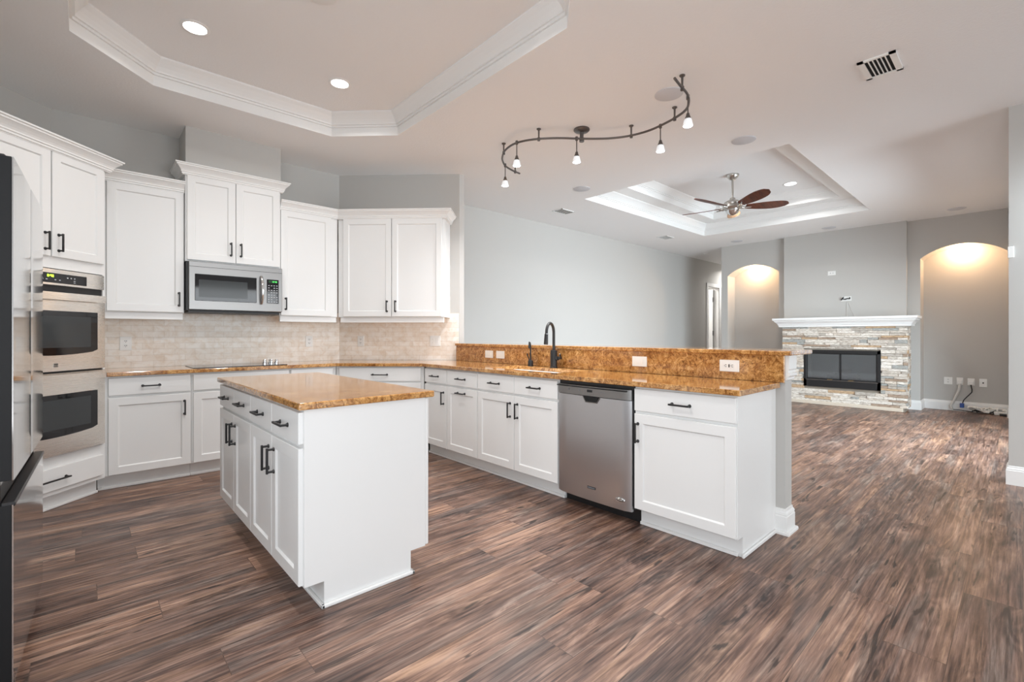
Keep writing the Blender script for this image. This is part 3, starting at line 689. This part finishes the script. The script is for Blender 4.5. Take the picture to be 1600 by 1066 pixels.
def oven_door(z0, z1, zw0, zw1, zh, emblem=False):
    d = curved(O0, O1, z0, z1, -.030, .006, STEELW, 'oven_door', r)
    m = MB(); n = 16; b = bmesh.new()
    # black window, its lower edge slightly bowed
    top = [(.10 + .625 * i / n, zw1) for i in range(n + 1)]; bot = [(.10 + .625 * i / n, zw0 - .022 * (1 - (2 * i / n - 1) ** 2) + .010 * max(0, (abs(2 * i / n - 1) - .9) * 10)) for i in range(n + 1)]
    vs = [b.verts.new((x, -.0372, z)) for x, z in bot + top[::-1]]; f = b.faces.new(vs)
    e = bmesh.ops.extrude_face_region(b, geom=[f])
    for v in e['geom']:
        if isinstance(v, bmesh.types.BMVert): v.co.y = -.0405
    bmesh.ops.recalc_face_normals(b, faces=b.faces); m._add(b); wn = m.build('window', BLACKG, d)
    MB().box(.155, .672, -.0409, -.0404, zw0 + .030, zw1 - .035).build('inner_pane', OVENIN, wn)
    h = MB(); pts = [(O0 + .045 + (O1 - O0 - .090) * i / 12, -.075 - .012 * (1 - (2 * i / 12 - 1) ** 2), zh) for i in range(13)]
    for (xa, ya, z_), (xb, yb, _) in zip(pts, pts[1:]):
        b2 = bmesh.new(); c = [(xa, ya), (xb, yb), (xb, yb + .022), (xa, ya + .022)]
        lo = [b2.verts.new((x, y, zh - .024)) for x, y in c]; hi = [b2.verts.new((x, y, zh + .024)) for x, y in c]
        b2.faces.new(lo[::-1]); b2.faces.new(hi)
        for k in range(4): b2.faces.new((lo[k], lo[(k + 1) % 4], hi[(k + 1) % 4], hi[k]))
        h._add(b2)
    for x in (O0 + .045, O1 - .069): h.box(x, x + .024, -.07, -.028, zh - .020, zh + .020)
    bmesh.ops.remove_doubles(h.bm, verts=h.bm.verts, dist=.0005)
    h.build('handle', STEELW, d)
    if emblem:
        em = MB().box(.405, .437, -.0385, -.036, .988, 1.014, .001).build('emblem', NICKEL, d)
        m = MB()
        for i in range(5): m.box(.408 + i * .0055, .412 + i * .0055, -.0392, -.0385, 1.003, 1.011)
        m.box(.407, .410, -.0392, -.0385, .991, 1.000); m.box(.412, .434, -.0392, -.0385, .991, .994); m.box(.414, .432, -.0392, -.0385, .996, .999); m.build('emblem_marks', BLACK, em)

oven_door(.960, 1.500, 1.090, 1.372, 1.470, True)
oven_door(.386, .945, .532, .800, .915)

# ---------------------------------------------------------------- microwave
r = thing('microwave', 'stainless over-the-range microwave hanging below the short upper cabinet', 'microwave', (.667, 4.97, 0), 0)
MB().box(.004, .785, .0, .375, 1.425, 1.860, .003).build('case', BLACKP, r)
MB().box(.02, .765, .0, .36, 1.408, 1.425).build('vent_base', BLACK, r)
f = MB().box(.018, .785, -.028, 0, 1.432, 1.860, .004).build('front', STEEL, r)
MB().box(.02, .783, -.0288, -.026, 1.812, 1.815).build('grille_line', DARK, f)
wn = MB().box(.063, .556, -.033, -.026, 1.512, 1.750, .003).build('window', BLACKG, f)
MB().box(.092, .478, -.0335, -.0328, 1.545, 1.700).build('inner_pane', OVENIN, wn)
pts = [(.594, -.038, 1.505), (.597, -.066, 1.55), (.598, -.074, 1.635), (.597, -.066, 1.72), (.594, -.038, 1.765)]
MB().tube(pts, [.012, .0135, .014, .0135, .012], 12).build('handle', CHROME, f, 50)
kp = MB().box(.645, .752, -.032, -.026, 1.512, 1.745, .002).build('keypad', BLACKG, f)
MB().box(.662, .738, -.0325, -.0318, 1.712, 1.736).build('display_window', mat('display_tint', (.01, .05, .015), .1), kp)
digits(MB(), .690, 1.716, .014, '12:40'.replace('12', '12'), -.0332, -.0324).build('clock_display', GREEN2, kp)
for j in range(8):
    for i in range(4):
        if (i + j * 3) % 7 == 5: continue
        MB().box(.657 + i * .024, .669 + i * .024, -.0326, -.0318, 1.524 + j * .0225, 1.531 + j * .0225).build('key', KEYS, kp)

# ---------------------------------------------------------------- refrigerator (front faces +X)
r = thing('refrigerator', 'stainless french-door refrigerator with a black side, facing the island', 'refrigerator', (-.166, 2.222, 0), 88.2)
MB().box(0, .90, .055, .72, .02, 1.775, .004).build('case', FRSIDE, r)
def frdoor(x0, x1, z0, z1, nm):
    d = bowed(x0, x1, z0, z1, .0, .0009, t=.004, edge=.0006).build(nm, FRDOOR, r, 30)
    MB().box(x0, x1, .0045, .052, z0, z1, .001).build('door_edge', FRSIDE, d); return d
frdoor(.002, .447, .735, 1.79, 'door'); frdoor(.453, .898, .735, 1.79, 'door'); fz = frdoor(.002, .898, .06, .655, 'freezer_drawer')
MB().box(.004, .896, .03, .055, .655, .735).build('handle_recess', BLACKG, r)
MB().box(.004, .896, -.004, .03, .650, .664, .003).build('drawer_lip', BLACKP, r)
MB().box(-.0, .90, .04, .06, .0, .06).build('kick_grille', BLACKP, r)
MB().box(.02, .10, .02, .09, 1.775, 1.80, .004).build('hinge_cover', BLACKP, r)

# ---------------------------------------------------------------- wall plates
def outlet(loc, rz, label, kind, w_=.075, h_=.12, horizontal=False):
    t = thing('wall_outlet' if kind in ('duplex', 'gfci') else 'wall_plate', label, 'outlet' if kind in ('duplex', 'gfci') else 'wall plate', loc, rz)
    W, H = (h_, w_) if horizontal else (w_, h_)
    MB().box(-W / 2, W / 2, -.006, 0, -H / 2, H / 2, .002).build('plate', PLATE, t)
    m = MB(); s = MB()
    def P(a, b_, da, db, y0, y1, mb):     # a along the long side, b across it
        if horizontal: mb.box(a - da, a + da, y0, y1, b_ - db, b_ + db)
        else: mb.box(b_ - db, b_ + db, y0, y1, a - da, a + da)
    if kind == 'duplex':
        for a in (-.020, .020):
            P(a, 0, .014, .016, -.008, -.006, m)
            for q in (-.006, .006): P(a + .003, q, .005, .0018, -.0085, -.008, s)
            P(a - .008, 0, .0022, .0022, -.0085, -.008, s)
        m.build('receptacle', PLATE, t); s.build('slots', SLOT, t)
    elif kind == 'gfci':
        P(0, 0, .034, .017, -.008, -.006, m)
        for a in (-.021, .021):
            for q in (-.006, .006): P(a, q, .005, .0018, -.0085, -.008, s)
            P(a - .008, 0, .0022, .0022, -.0085, -.008, s)
        P(0, 0, .004, .010, -.009, -.008, s); m.build('receptacle', PLATE, t); s.build('slots', SLOT, t)
    elif kind == 'rocker':
        P(0, 0, .033, .0165, -.009, -.006, m); m.build('rocker', PLATE, t)
    elif kind == 'double':
        for q in (-.024, .024): m.box(q - .0165, q + .0165, -.009, -.006, -.033, .033)
        m.build('rocker', PLATE, t)
        for z in (-.021, .021): s.box(-.030, -.028, -.0095, -.009, z - .004, z + .004)
        s.build('slots', SLOT, t)
    elif kind == 'jack':
        m.box(-.008, .008, -.009, -.006, -.010, .010); m.build('jack', SLOT, t)
    return t
outlet((.279, YB - .012, 1.131), 0, 'white duplex outlet on the tile left of the cooktop', 'duplex', .082)
outlet((1.846, YB - .012, 1.135), 0, 'white duplex outlet on the tile right of the cooktop', 'duplex')
dgx = lambda s: (2.185 + s * s2 - .012 * s2, 5.355 - s * s2 - .012 * s2)
x, y = dgx(.265); outlet((x, y, 1.135), -45, 'narrow white outlet on the tile of the angled wall', 'duplex')
x, y = dgx(1.13); outlet((x, y, 1.137), -45, 'wide two-gang white switch plate on the tile near the wall end', 'double', .118)
for yy, lab, k in ((3.757, 'square-looking white switch plate on the bar backsplash, first from the wall', 'rocker'), (3.579, 'white switch plate on the bar backsplash, second from the wall, nearest the small tap', 'rocker'), (1.970, 'white rocker plate on the bar backsplash above the dishwasher', 'rocker'), (1.299, 'white outlet with black slots on the bar backsplash near the peninsula end', 'gfci')):
    outlet((3.122, yy, 1.006), -90, lab, k, .076, .126, True)
outlet((9.80, 2.295, 2.300), -90, 'white wall plate high above the mantel', 'duplex', .075, .12, True)
t = outlet((9.80, 2.08, 1.835), -90, 'white plate with black cable loop above the mantel', 'blank', .08, .15, True)
o = tag(MB().tube([(9.775, 2.15, 1.81), (9.77, 2.135, 1.845), (9.77, 2.115, 1.865), (9.77, 2.125, 1.83), (9.77, 2.09, 1.822), (9.77, 2.06, 1.835), (9.77, 2.035, 1.83), (9.77, 2.025, 1.85), (9.79, 2.03, 1.83)], .009, 8).build('black_cable', BLACK, None, 50), 'short black cable dangling from the plate above the mantel', 'cable')
tag(MB().tube([(9.79, 2.07, 1.76), (9.785, 2.068, 1.65), (9.785, 2.065, 1.51)], .0035, 6).build('thin_wire', GREYC), 'thin pale wire hanging straight down to the mantel', 'wire')
tag(MB().tube([(9.79, 2.04, 1.76), (9.785, 2.0, 1.62), (9.785, 1.95, 1.52), (9.785, 1.88, 1.508)], .003, 6).build('thin_wire', GREYC), 'thin pale wire slanting sideways from the cable plate to the mantel top', 'wire')

# ---------------------------------------------------------------- fireplace
FX = 9.43
r = thing('fireplace', 'stacked ledger stone fireplace with black glass-door firebox', 'fireplace', (FX, 2.095, 0), -90)
SW0, SW1 = -.885, .886       # local x of the stone edges (left, right seen from the front)
FB = (-.534, .551, .307, .945)
def stones():
    m = MB(); rnd = random.Random(3); z = .055
    while z < 1.345:
        h = rnd.choice([.032, .040, .048, .056, .036]); h = min(h, 1.345 - z)
        if h < .012: break
        x = SW0 - rnd.uniform(0, .1)
        while x < SW1:
            L_ = rnd.uniform(.10, .42); a, b_ = max(x, SW0 + rnd.uniform(0, .008)), min(x + L_, SW1 - rnd.uniform(0, .010)); x += L_
            if b_ - a < .02: continue
            pieces = [(a, b_)]
            if z + h > FB[2] + .004 and z < FB[3] - .004:
                pieces = [(p, q) for p, q in ((a, min(b_, FB[0])), (max(a, FB[1]), b_)) if q - p > .012]
            for p, q in pieces:
                d = rnd.uniform(0, .026); m.box(p + .001, q - .001, .012 - d, .07, z + .0008, z + h - .0008, .0025)
        # stones on the right return
        x = .02
        while x < .36:
            L_ = rnd.uniform(.08, .25); d = rnd.uniform(0, .016); m.box(SW1 - .05, SW1 - .016 + d, x, min(x + L_, .365), z + .0008, z + h - .0008, .002); x += L_
        z += h
    return m
stones().build('stone_surround', STONE, r)
m = MB(); m.box(SW0 + .02, FB[0], .03, .368, .0, 1.345); m.box(FB[1], SW1 - .04, .03, .368, 0, 1.345); m.box(FB[0], FB[1], .03, .368, FB[3], 1.345); m.box(FB[0], FB[1], .03, .368, 0, FB[2]); m.build('masonry_core', mat('mortar', srgb(150, 140, 128), .9), r)
MB().box(SW0 - .006, SW1 - .055, -.032, .2, 0, .056, .006).build('hearth_strip', mat('hearth_stone', srgb(206, 194, 178), .6), r)
fb = MB(); x0, x1, z0, z1 = FB
fb.box(x0, x1, -.012, .03, z1 - .055, z1, .003); fb.box(x0, x0 + .045, -.012, .03, z0, z1, .003); fb.box(x1 - .045, x1, -.012, .03, z0, z1, .003); fb.box(x0, x1, -.012, .03, z0, z0 + .135, .003)
fr = fb.build('firebox_frame', BLACK, r)
MB().box(x0 + .03, x1 - .03, -.0145, -.012, z0 + .118, z0 + .122).build('trim_line', NICKEL, fr)
m = MB(); m.box(x0 + .04, x1 - .04, .33, .34, z0, z1); m.box(x0, x0 + .02, .03, .34, z0, z1); m.box(x1 - .02, x1, .03, .34, z0, z1); m.box(x0, x1, .03, .34, z0, z0 + .13); m.build('firebox_liner', SOOT, r)
cx_ = (x0 + x1) / 2
for a, b_ in ((x0 + .045, cx_), (cx_, x1 - .045)):
    d = MB(); d.box(a, a + .014, .0, .012, z0 + .135, z1 - .055); d.box(b_ - .014, b_, .0, .012, z0 + .135, z1 - .055); d.box(a, b_, .0, .012, z0 + .135, z0 + .15); d.box(a, b_, .0, .012, z1 - .07, z1 - .055)
    dd = d.build('glass_door', BLACK, r)
    MB().box(a + .014, b_ - .014, .004, .008, z0 + .15, z1 - .07).build('pane', FGLASS if 'FGLASS' in globals() else globals().setdefault('FGLASS', mat('tinted_glass', (.36, .38, .40), .04, **{'Transmission Weight': 0.85, 'IOR': 1.9})), dd)
    MB().box((b_ - .19 if a < 0 and b_ <= cx_ + .01 else a + .11), (b_ - .11 if a < 0 and b_ <= cx_ + .01 else a + .19), -.018, -.006, z0 + .127, z0 + .136, .003).build('handle', BRASS, dd)
m = MB()
for i in range(6): m.box(-.20 + i * .08, -.188 + i * .08, .10, .28, z0 + .15, z0 + .162)
m.box(-.22, .24, .11, .12, z0 + .13, z0 + .16); m.box(-.22, .24, .26, .27, z0 + .13, z0 + .16); m.build('grate', BLACK, r)
for pts in ([(-.22, .15, z0 + .195), (.22, .17, z0 + .19)], [(-.18, .24, z0 + .20), (.2, .23, z0 + .205)], [(-.1, .14, z0 + .235), (.1, .26, z0 + .275)]):
    MB().tube([pts[0], [(a + b_) / 2 + .008 for a, b_ in zip(*pts)], pts[1]], [.03, .037, .028], 9).build('log', LOG, r, 60)
# mantel
MZ = 1.347
mp = [(0, MZ), (.022, MZ), (.022, MZ + .022), (.030, MZ + .030), (.040, MZ + .055), (.055, MZ + .072), (.075, MZ + .090), (.082, MZ + .098), (.082, MZ + .108), (.092, MZ + .114), (.105, MZ + .122), (.105, MZ + .157), (0, MZ + .157)]
m = MB(); m.sweep([(9.799, 1.190), (FX + .005, 1.190), (FX + .005, 3.010), (9.799, 3.010)], [(-o_, z) for o_, z in mp]); m.box(FX, 9.799, 1.19, 3.01, MZ + .002, MZ + .156)
tag(m.build('mantel_shelf', TRIM), 'white moulded mantel shelf above the stone fireplace', 'mantel')

# ---------------------------------------------------------------- niche plates and cables
NX = XF + NB
outlet((NX, .815, .470), -90, 'white wall plate low in the right niche, nearest the fireplace', 'duplex', .10, .115)
outlet((NX, .680, .470), -90, 'white plate low in the right niche with a grey conduit plugged in', 'blank', .075, .115)
outlet((NX, .552, .468), -90, 'white plate low in the right niche feeding a black cord', 'blank', .08, .11)
outlet((NX, .418, .462), -90, 'white jack plate low in the right niche, farthest from the fireplace', 'jack', .085, .125)
XC = NX - .04
r = thing('conduit_cable', 'grey cable bundle dropping from a niche plate to the baseboard', 'cable', (NX - .012, .680, .46))
MB().box(-.03, 0, -.025, .025, -.03, .03, .004).build('plug', PLATE, r)
MB().tube([(-.02, 0, -.03), (-.03, .005, -.12), (-.025, .04, -.22), (-.028, .075, -.33), (-.04, .105, -.38), (-.05, .085, -.43)], .017, 10).build('grey_cord', GREYC, r, 60)
r = thing('power_cord', 'black cord running from a niche plate to a blue connector', 'cord', (NX - .012, .552, .46))
MB().box(-.025, 0, -.03, .03, -.035, .02, .004).build('plug', PLATE, r)
MB().tube([(-.02, 0, -.035), (-.025, -.012, -.11), (-.028, -.01, -.15), (-.03, .04, -.22), (-.03, .08, -.28), (-.035, .095, -.335)], .007, 8).build('cord', BLACK, r, 60)
MB().box(-.06, -.02, .075, .125, -.40, -.33, .006).build('connector', BLUEC, r)
def wander(seed, y0, y1, rad, mtl, name, r_, z=.02, n=16, amp=.05):
    rn = random.Random(seed); pts = []
    for i in range(n + 1):
        u = i / n; pts.append((NX - .09 - .05 * math.sin(u * 9 + seed) + rn.uniform(-.03, .03), y0 + (y1 - y0) * u + amp * math.sin(u * 14 + seed * 2), rad + z * abs(math.sin(u * 11 + seed)) + rn.uniform(0, .01)))
    P = []
    for i in range(len(pts) - 1):
        for k in range(4):
            t_ = k / 4; a = Vector(pts[max(i - 1, 0)]); b_ = Vector(pts[i]); c = Vector(pts[i + 1]); d = Vector(pts[min(i + 2, len(pts) - 1)])
            P.append(.5 * ((2 * b_) + (c - a) * t_ + (2 * a - 5 * b_ + 4 * c - d) * t_ * t_ + (3 * b_ - a - 3 * c + d) * t_ ** 3))
    MB().tube(P, rad, 7).build(name, mtl, r_, 60)
r = thing('cable_pile', 'tangle of white and black cables lying on the floor of the niche', 'cables', (0, 0, 0))
r.location = (0, 0, 0)
wander(1, .70, .17, .006, BLACK, 'black_cord', r); wander(2, .55, .18, .006, BLACKP, 'black_cord', r, .03)
for k in range(3, 8): wander(k, .50 + .02 * k % .07, .16, .010, WHITEC, 'white_cord', r, .075, 14, .07)
MB().box(NX - .16, NX - .07, .15, .30, .0, .05, .008).build('adapter', WHITEC, r); MB().box(NX - .20, NX - .10, .14, .24, .0, .03, .006).build('power_brick', BLACKP, r)

# ---------------------------------------------------------------- ceiling things
def can_light(loc, label, power, mtl=CAN, rad=.085, col=(1, .985, .965), spread=150):
    t = thing('recessed_light', label, 'ceiling light', loc)
    MB().lathe([(rad * .78, 0), (rad, 0), (rad * 1.02, -.003), (rad * .98, -.006), (rad * .80, -.007), (rad * .76, -.002)], seg=32).build('trim_ring', TRIM, t, 40)
    MB().lathe([(0, -.0015), (rad * .80, -.0015), (rad * .80, -.003), (0, -.0045)], seg=32).build('lens', mtl, t, 40)
    if mtl is PUCK:
        l = bpy.data.lights.new('puck_lamp', 'POINT'); l.energy = power; l.color = col; l.shadow_soft_size = .03
        o = bpy.data.objects.new('puck_lamp', l); COL.objects.link(o); o.location = (loc[0], loc[1], loc[2] - .055)
    else: disc('lamp', (loc[0], loc[1], loc[2] - .012), rad * 1.5, power, col, spread)
    return t
can_light((.549, 3.706, ZK), 'round recessed ceiling light in the kitchen tray above the ovens side', 7)
can_light((1.534, 3.736, ZK), 'round recessed ceiling light in the kitchen tray nearer the corner cabinets', 7)
can_light((.549, 2.05, ZK), 'added unseen ceiling light in the near half of the kitchen tray, fridge side', 13)  # added out of view to brighten the back base cabinets
can_light((1.534, 2.05, ZK), 'added unseen ceiling light in the near half of the kitchen tray, over the island', 11)  # second light added out of view for the same cabinets
can_light((7.738, 2.333, ZL2), 'small recessed ceiling light in the living room tray beside the fan', 12, rad=.10)
can_light((5.85, 3.2, ZL2), 'recessed ceiling light on the hidden side of the living room tray', 10, rad=.10)
for (yc, hw), nm in zip(NICH, ('right', 'left')):
    can_light((XF + .17, yc, 2.604), 'warm puck light at the top of the arched niche %s of the fireplace' % nm, 13, PUCK, .05, (1.0, .64, .36), 150)
can_light((12.5, 4.85, ZC), 'added unseen light on the hallway ceiling behind the far wall corner', 16)  # added behind the wall corner to lift the dark hallway
def speaker(loc, label, rad=.105):
    o = MB().lathe([(0, -.008), (rad * .9, -.008), (rad, -.004), (rad, 0), (0, 0)], seg=36).build('ceiling_speaker', GRILLE, None, 40); o.location = loc
    tag(o, label, 'ceiling speaker')
speaker((3.304, 1.831, ZC), 'flat round ceiling speaker inside the curve of the track light')
speaker((4.609, 1.786, ZC), 'flat round ceiling speaker between track light and living room tray')
speaker((4.640, 3.761, ZC), 'flat round ceiling speaker near the left corner of the living room tray')
speaker((9.405, .655, ZC), 'flat round ceiling speaker in front of the right niche')
speaker((9.494, 3.813, ZC), 'flat round ceiling speaker in front of the left niche')
speaker((9.470, 2.262, ZC), 'flat round ceiling speaker in front of the chimney breast')
o = MB().lathe([(0, -.03), (.05, -.03), (.062, -.02), (.065, 0), (0, 0)], seg=28).build('smoke_detector', PLATE, None, 40); o.location = (10.412, 4.844, ZC); tag(o, 'round white smoke detector on the hallway ceiling', 'smoke detector')
o = MB().lathe([(0, -.012), (.085, -.012), (.10, -.004), (.10, 0), (0, 0)], seg=32).build('ceiling_cover', TRIM, None, 40); o.location = (1.04, 2.83, ZK); tag(o, 'round ceiling cover plate at the centre of the kitchen tray, cut by the top edge', 'ceiling plate')
def vent(loc, rz, w_, h_, n, label, dark=BLACK, fw=.03, gap=.55):
    """supply grille: frame, dark throat and angled louvres"""
    t = thing('ceiling_vent', label, 'vent', loc, rz)
    m = MB(); x, y = w_ / 2, h_ / 2
    for a in ((-x, -x + fw, -y, y), (x - fw, x, -y, y), (-x, x, -y, -y + fw * .6), (-x, x, y - fw * .6, y)): m.box(*a, -.010, 0)
    m.build('frame', PLATE, t)
    MB().box(-x + fw, x - fw, -y + fw * .6, y - fw * .6, -.002, -.0005).build('throat', dark, t)
    m = MB(); iw = w_ - 2 * fw
    for i in range(1, n):
        c = -x + fw + iw * i / n; s_ = iw / n * (1 - gap) / 2
        m.box(c - s_, c + s_, -y + fw * .6, y - fw * .6, -.009, -.003)
    m.build('louvre', PLATE, t); return t
vent((4.019, .660, ZC), 90, .205, .305, 6, 'white ceiling vent with black slots near the column wall', DARK, .035, .72)
vent((5.285, 4.630, ZC), 0, .29, .19, 6, 'small grey ceiling vent close to the long pale wall', SLOT, .014, .82)
vent((8.128, 4.570, ZC), 0, .29, .21, 6, 'small grey ceiling vent between the tray and hallway', SLOT, .014, .82)
o = MB().box(XN - .012, XN, .050, .085, 1.83, 1.92, .003).build('wall_thermostat', PLATE); tag(o, 'small white box on the edge of the column wall', 'thermostat')

# ---------------------------------------------------------------- track light
ZR = 2.958
ctrl = [(2.975, 1.606), (3.097, 1.627), (3.242, 1.650), (3.365, 1.703), (3.455, 1.770), (3.515, 1.880), (3.560, 2.040), (3.575, 2.190), (3.535, 2.360), (3.440, 2.510), (3.282, 2.661), (3.110, 2.800), (2.975, 2.965), (2.915, 3.130), (2.950, 3.310), (3.050, 3.470), (3.145, 3.565), (3.245, 3.632), (3.380, 3.675), (3.495, 3.690)]
def catmull(P, k=5):
    P = [Vector(p) for p in P]; out = []
    for i in range(len(P) - 1):
        a, b_, c, d = P[max(i - 1, 0)], P[i], P[i + 1], P[min(i + 2, len(P) - 1)]
        for j in range(k):
            t_ = j / k; out.append(.5 * ((2 * b_) + (c - a) * t_ + (2 * a - 5 * b_ + 4 * c - d) * t_ * t_ + (3 * b_ - a - 3 * c + d) * t_ ** 3))
    return out + [P[-1]]
r = thing('track_light', 'S-curved dark pewter monorail track light hanging over the sink peninsula', 'track light', (3.30, 2.672, ZC))
rp = [(p.x - 3.30, p.y - 2.672, ZR - ZC) for p in catmull(ctrl)]
MB().tube(rp, .0095, 8).build('rail', PEWTER, r, 60)
MB().lathe([(0, 0), (.070, 0), (.072, -.010), (.060, -.022), (.018, -.030), (.016, -.075), (.022, -.080), (.022, -.112), (0, -.112)], (-.005, 0, 0), 24).build('canopy', PEWTER, r, 40)
for x, y in ((3.135, 1.634), (3.530, 1.905), (3.588 - .03, 2.30 + .03), (3.005, 2.925), (2.985, 3.375), (3.420, 3.682)):
    MB().lathe([(0, 0), (.020, 0), (.020, -.006), (.008, -.016), (.007, -.078), (.013, -.080), (.013, -.108), (0, -.108)], (x - 3.30, y - 2.672, 0), 12).build('standoff', PEWTER, r, 40)
for i, (x, y) in enumerate(((3.285, 1.668), (3.571, 2.055), (3.247, 2.690), (2.913, 3.115), (3.215, 3.613))):
    px, py = x - 3.30, y - 2.672; z0 = ZR - ZC
    h = MB(); h.lathe([(0, .016), (.012, .016), (.012, -.016), (.0045, -.022), (.0045, -.115), (.011, -.120), (.014, -.135), (.026, -.165), (.024, -.165), (.010, -.135), (0, -.13)], (px, py, z0), 14)
    hd = h.build('spot_head', PEWTER, r, 40)
    MB().lathe([(.024, -.160), (.028, -.172), (.036, -.205), (.0375, -.212), (.034, -.212), (.024, -.172)], (px, py, z0), 18).build('glass_shade', FROST, hd, 40)
    MB().lathe([(0, -.17), (.018, -.175), (.030, -.203), (.022, -.211), (0, -.213)], (px, py, z0), 16).build('bulb', BULB, hd, 40)
    disc('track_lamp', (x, y, ZR - .222), .06, 7, (.97, .98, 1.0), 130)

# ---------------------------------------------------------------- ceiling fan
FC = (6.71, 2.75)
r = thing('ceiling_fan', 'brushed nickel ceiling fan with five walnut blades in the living room tray', 'ceiling fan', (FC[0], FC[1], ZL2))
MB().lathe([(0, 0), (.082, 0), (.084, -.012), (.070, -.040), (.040, -.068), (.020, -.074), (0, -.074)], seg=28).build('canopy', NICKEL, r, 40)
FD = .055
MB().lathe([(.014, -.07), (.014, -.33 - FD)], seg=14).build('downrod', NICKEL, r, 60)
MB().lathe([(a, b_ - FD) for a, b_ in [(0, -.270), (.034, -.272), (.040, -.300), (.075, -.312), (.108, -.330), (.118, -.352), (.112, -.372), (.130, -.386), (.130, -.410), (.112, -.424), (.088, -.440), (0, -.440)]], seg=32).build('motor_housing', NICKEL, r, 40)
MB().lathe([(a, b_ - FD) for a, b_ in [(0, -.436), (.084, -.438), (.088, -.455), (.070, -.482), (.040, -.505), (.015, -.515), (0, -.516)]], seg=28).build('switch_cap', CHROME, r, 40)
for k in range(5):
    ang = R(-42.5 - 9 + 72 * k); M = Matrix.Translation((0, 0, -FD)) @ Matrix.Rotation(ang, 4, 'Z')
    b = bmesh.new(); n = 18; top = []; tilt = R(-15)
    for i in range(n + 1):
        u = i / n; x = .17 + .56 * u; hw = .052 + .040 * math.sin(min(u, .62) / .62 * math.pi / 2)
        if u > .62: hw *= math.sqrt(max(0.0, 1 - ((u - .62) / .38) ** 2.4)) if u < 1 else 0
        hw = max(hw, .004); zc = -.400 + .020 * u * u
        top.append([(x, s * hw * math.cos(tilt), zc + s * hw * math.sin(tilt)) for s in (-1, -.5, 0, .5, 1)])
    lo = [[b.verts.new(p) for p in row] for row in top]; hi = [[b.verts.new((p[0], p[1], p[2] + .008)) for p in row] for row in top]
    for i in range(n):
        for j in range(4):
            b.faces.new((lo[i][j], lo[i][j + 1], lo[i + 1][j + 1], lo[i + 1][j])); b.faces.new((hi[i][j + 1], hi[i][j], hi[i + 1][j], hi[i + 1][j + 1]))
        b.faces.new((lo[i][0], lo[i + 1][0], hi[i + 1][0], hi[i][0])); b.faces.new((lo[i + 1][4], lo[i][4], hi[i][4], hi[i + 1][4]))
    for j in range(4): b.faces.new((lo[0][j + 1], lo[0][j], hi[0][j], hi[0][j + 1])); b.faces.new((lo[n][j], lo[n][j + 1], hi[n][j + 1], hi[n][j]))
    bmesh.ops.recalc_face_normals(b, faces=b.faces); bmesh.ops.transform(b, matrix=M, verts=b.verts)
    m = MB(); m._add(b); bl = m.build('blade', WALNUT, r, 40)
    c = MB(); c.tube([(.10, 0, -.404), (.14, 0, -.412), (.19, .0, -.410)], [.020, .017, .010], 10)
    for s in (-1, 1): c.tube([(.15, 0, -.411), (.185, s * .030, -.409 + s * .007), (.235, s * .034, -.406 + s * .008)], [.010, .008, .006], 8); c.lathe([(.008, 0), (.008, .004), (0, .006)], (.225, s * .033, -.411 + s * .008), 10, mtx=Matrix.Rotation(R(180), 4, 'X'))
    bmesh.ops.transform(c.bm, matrix=M, verts=c.bm.verts); c.build('blade_bracket', NICKEL, bl, 40)
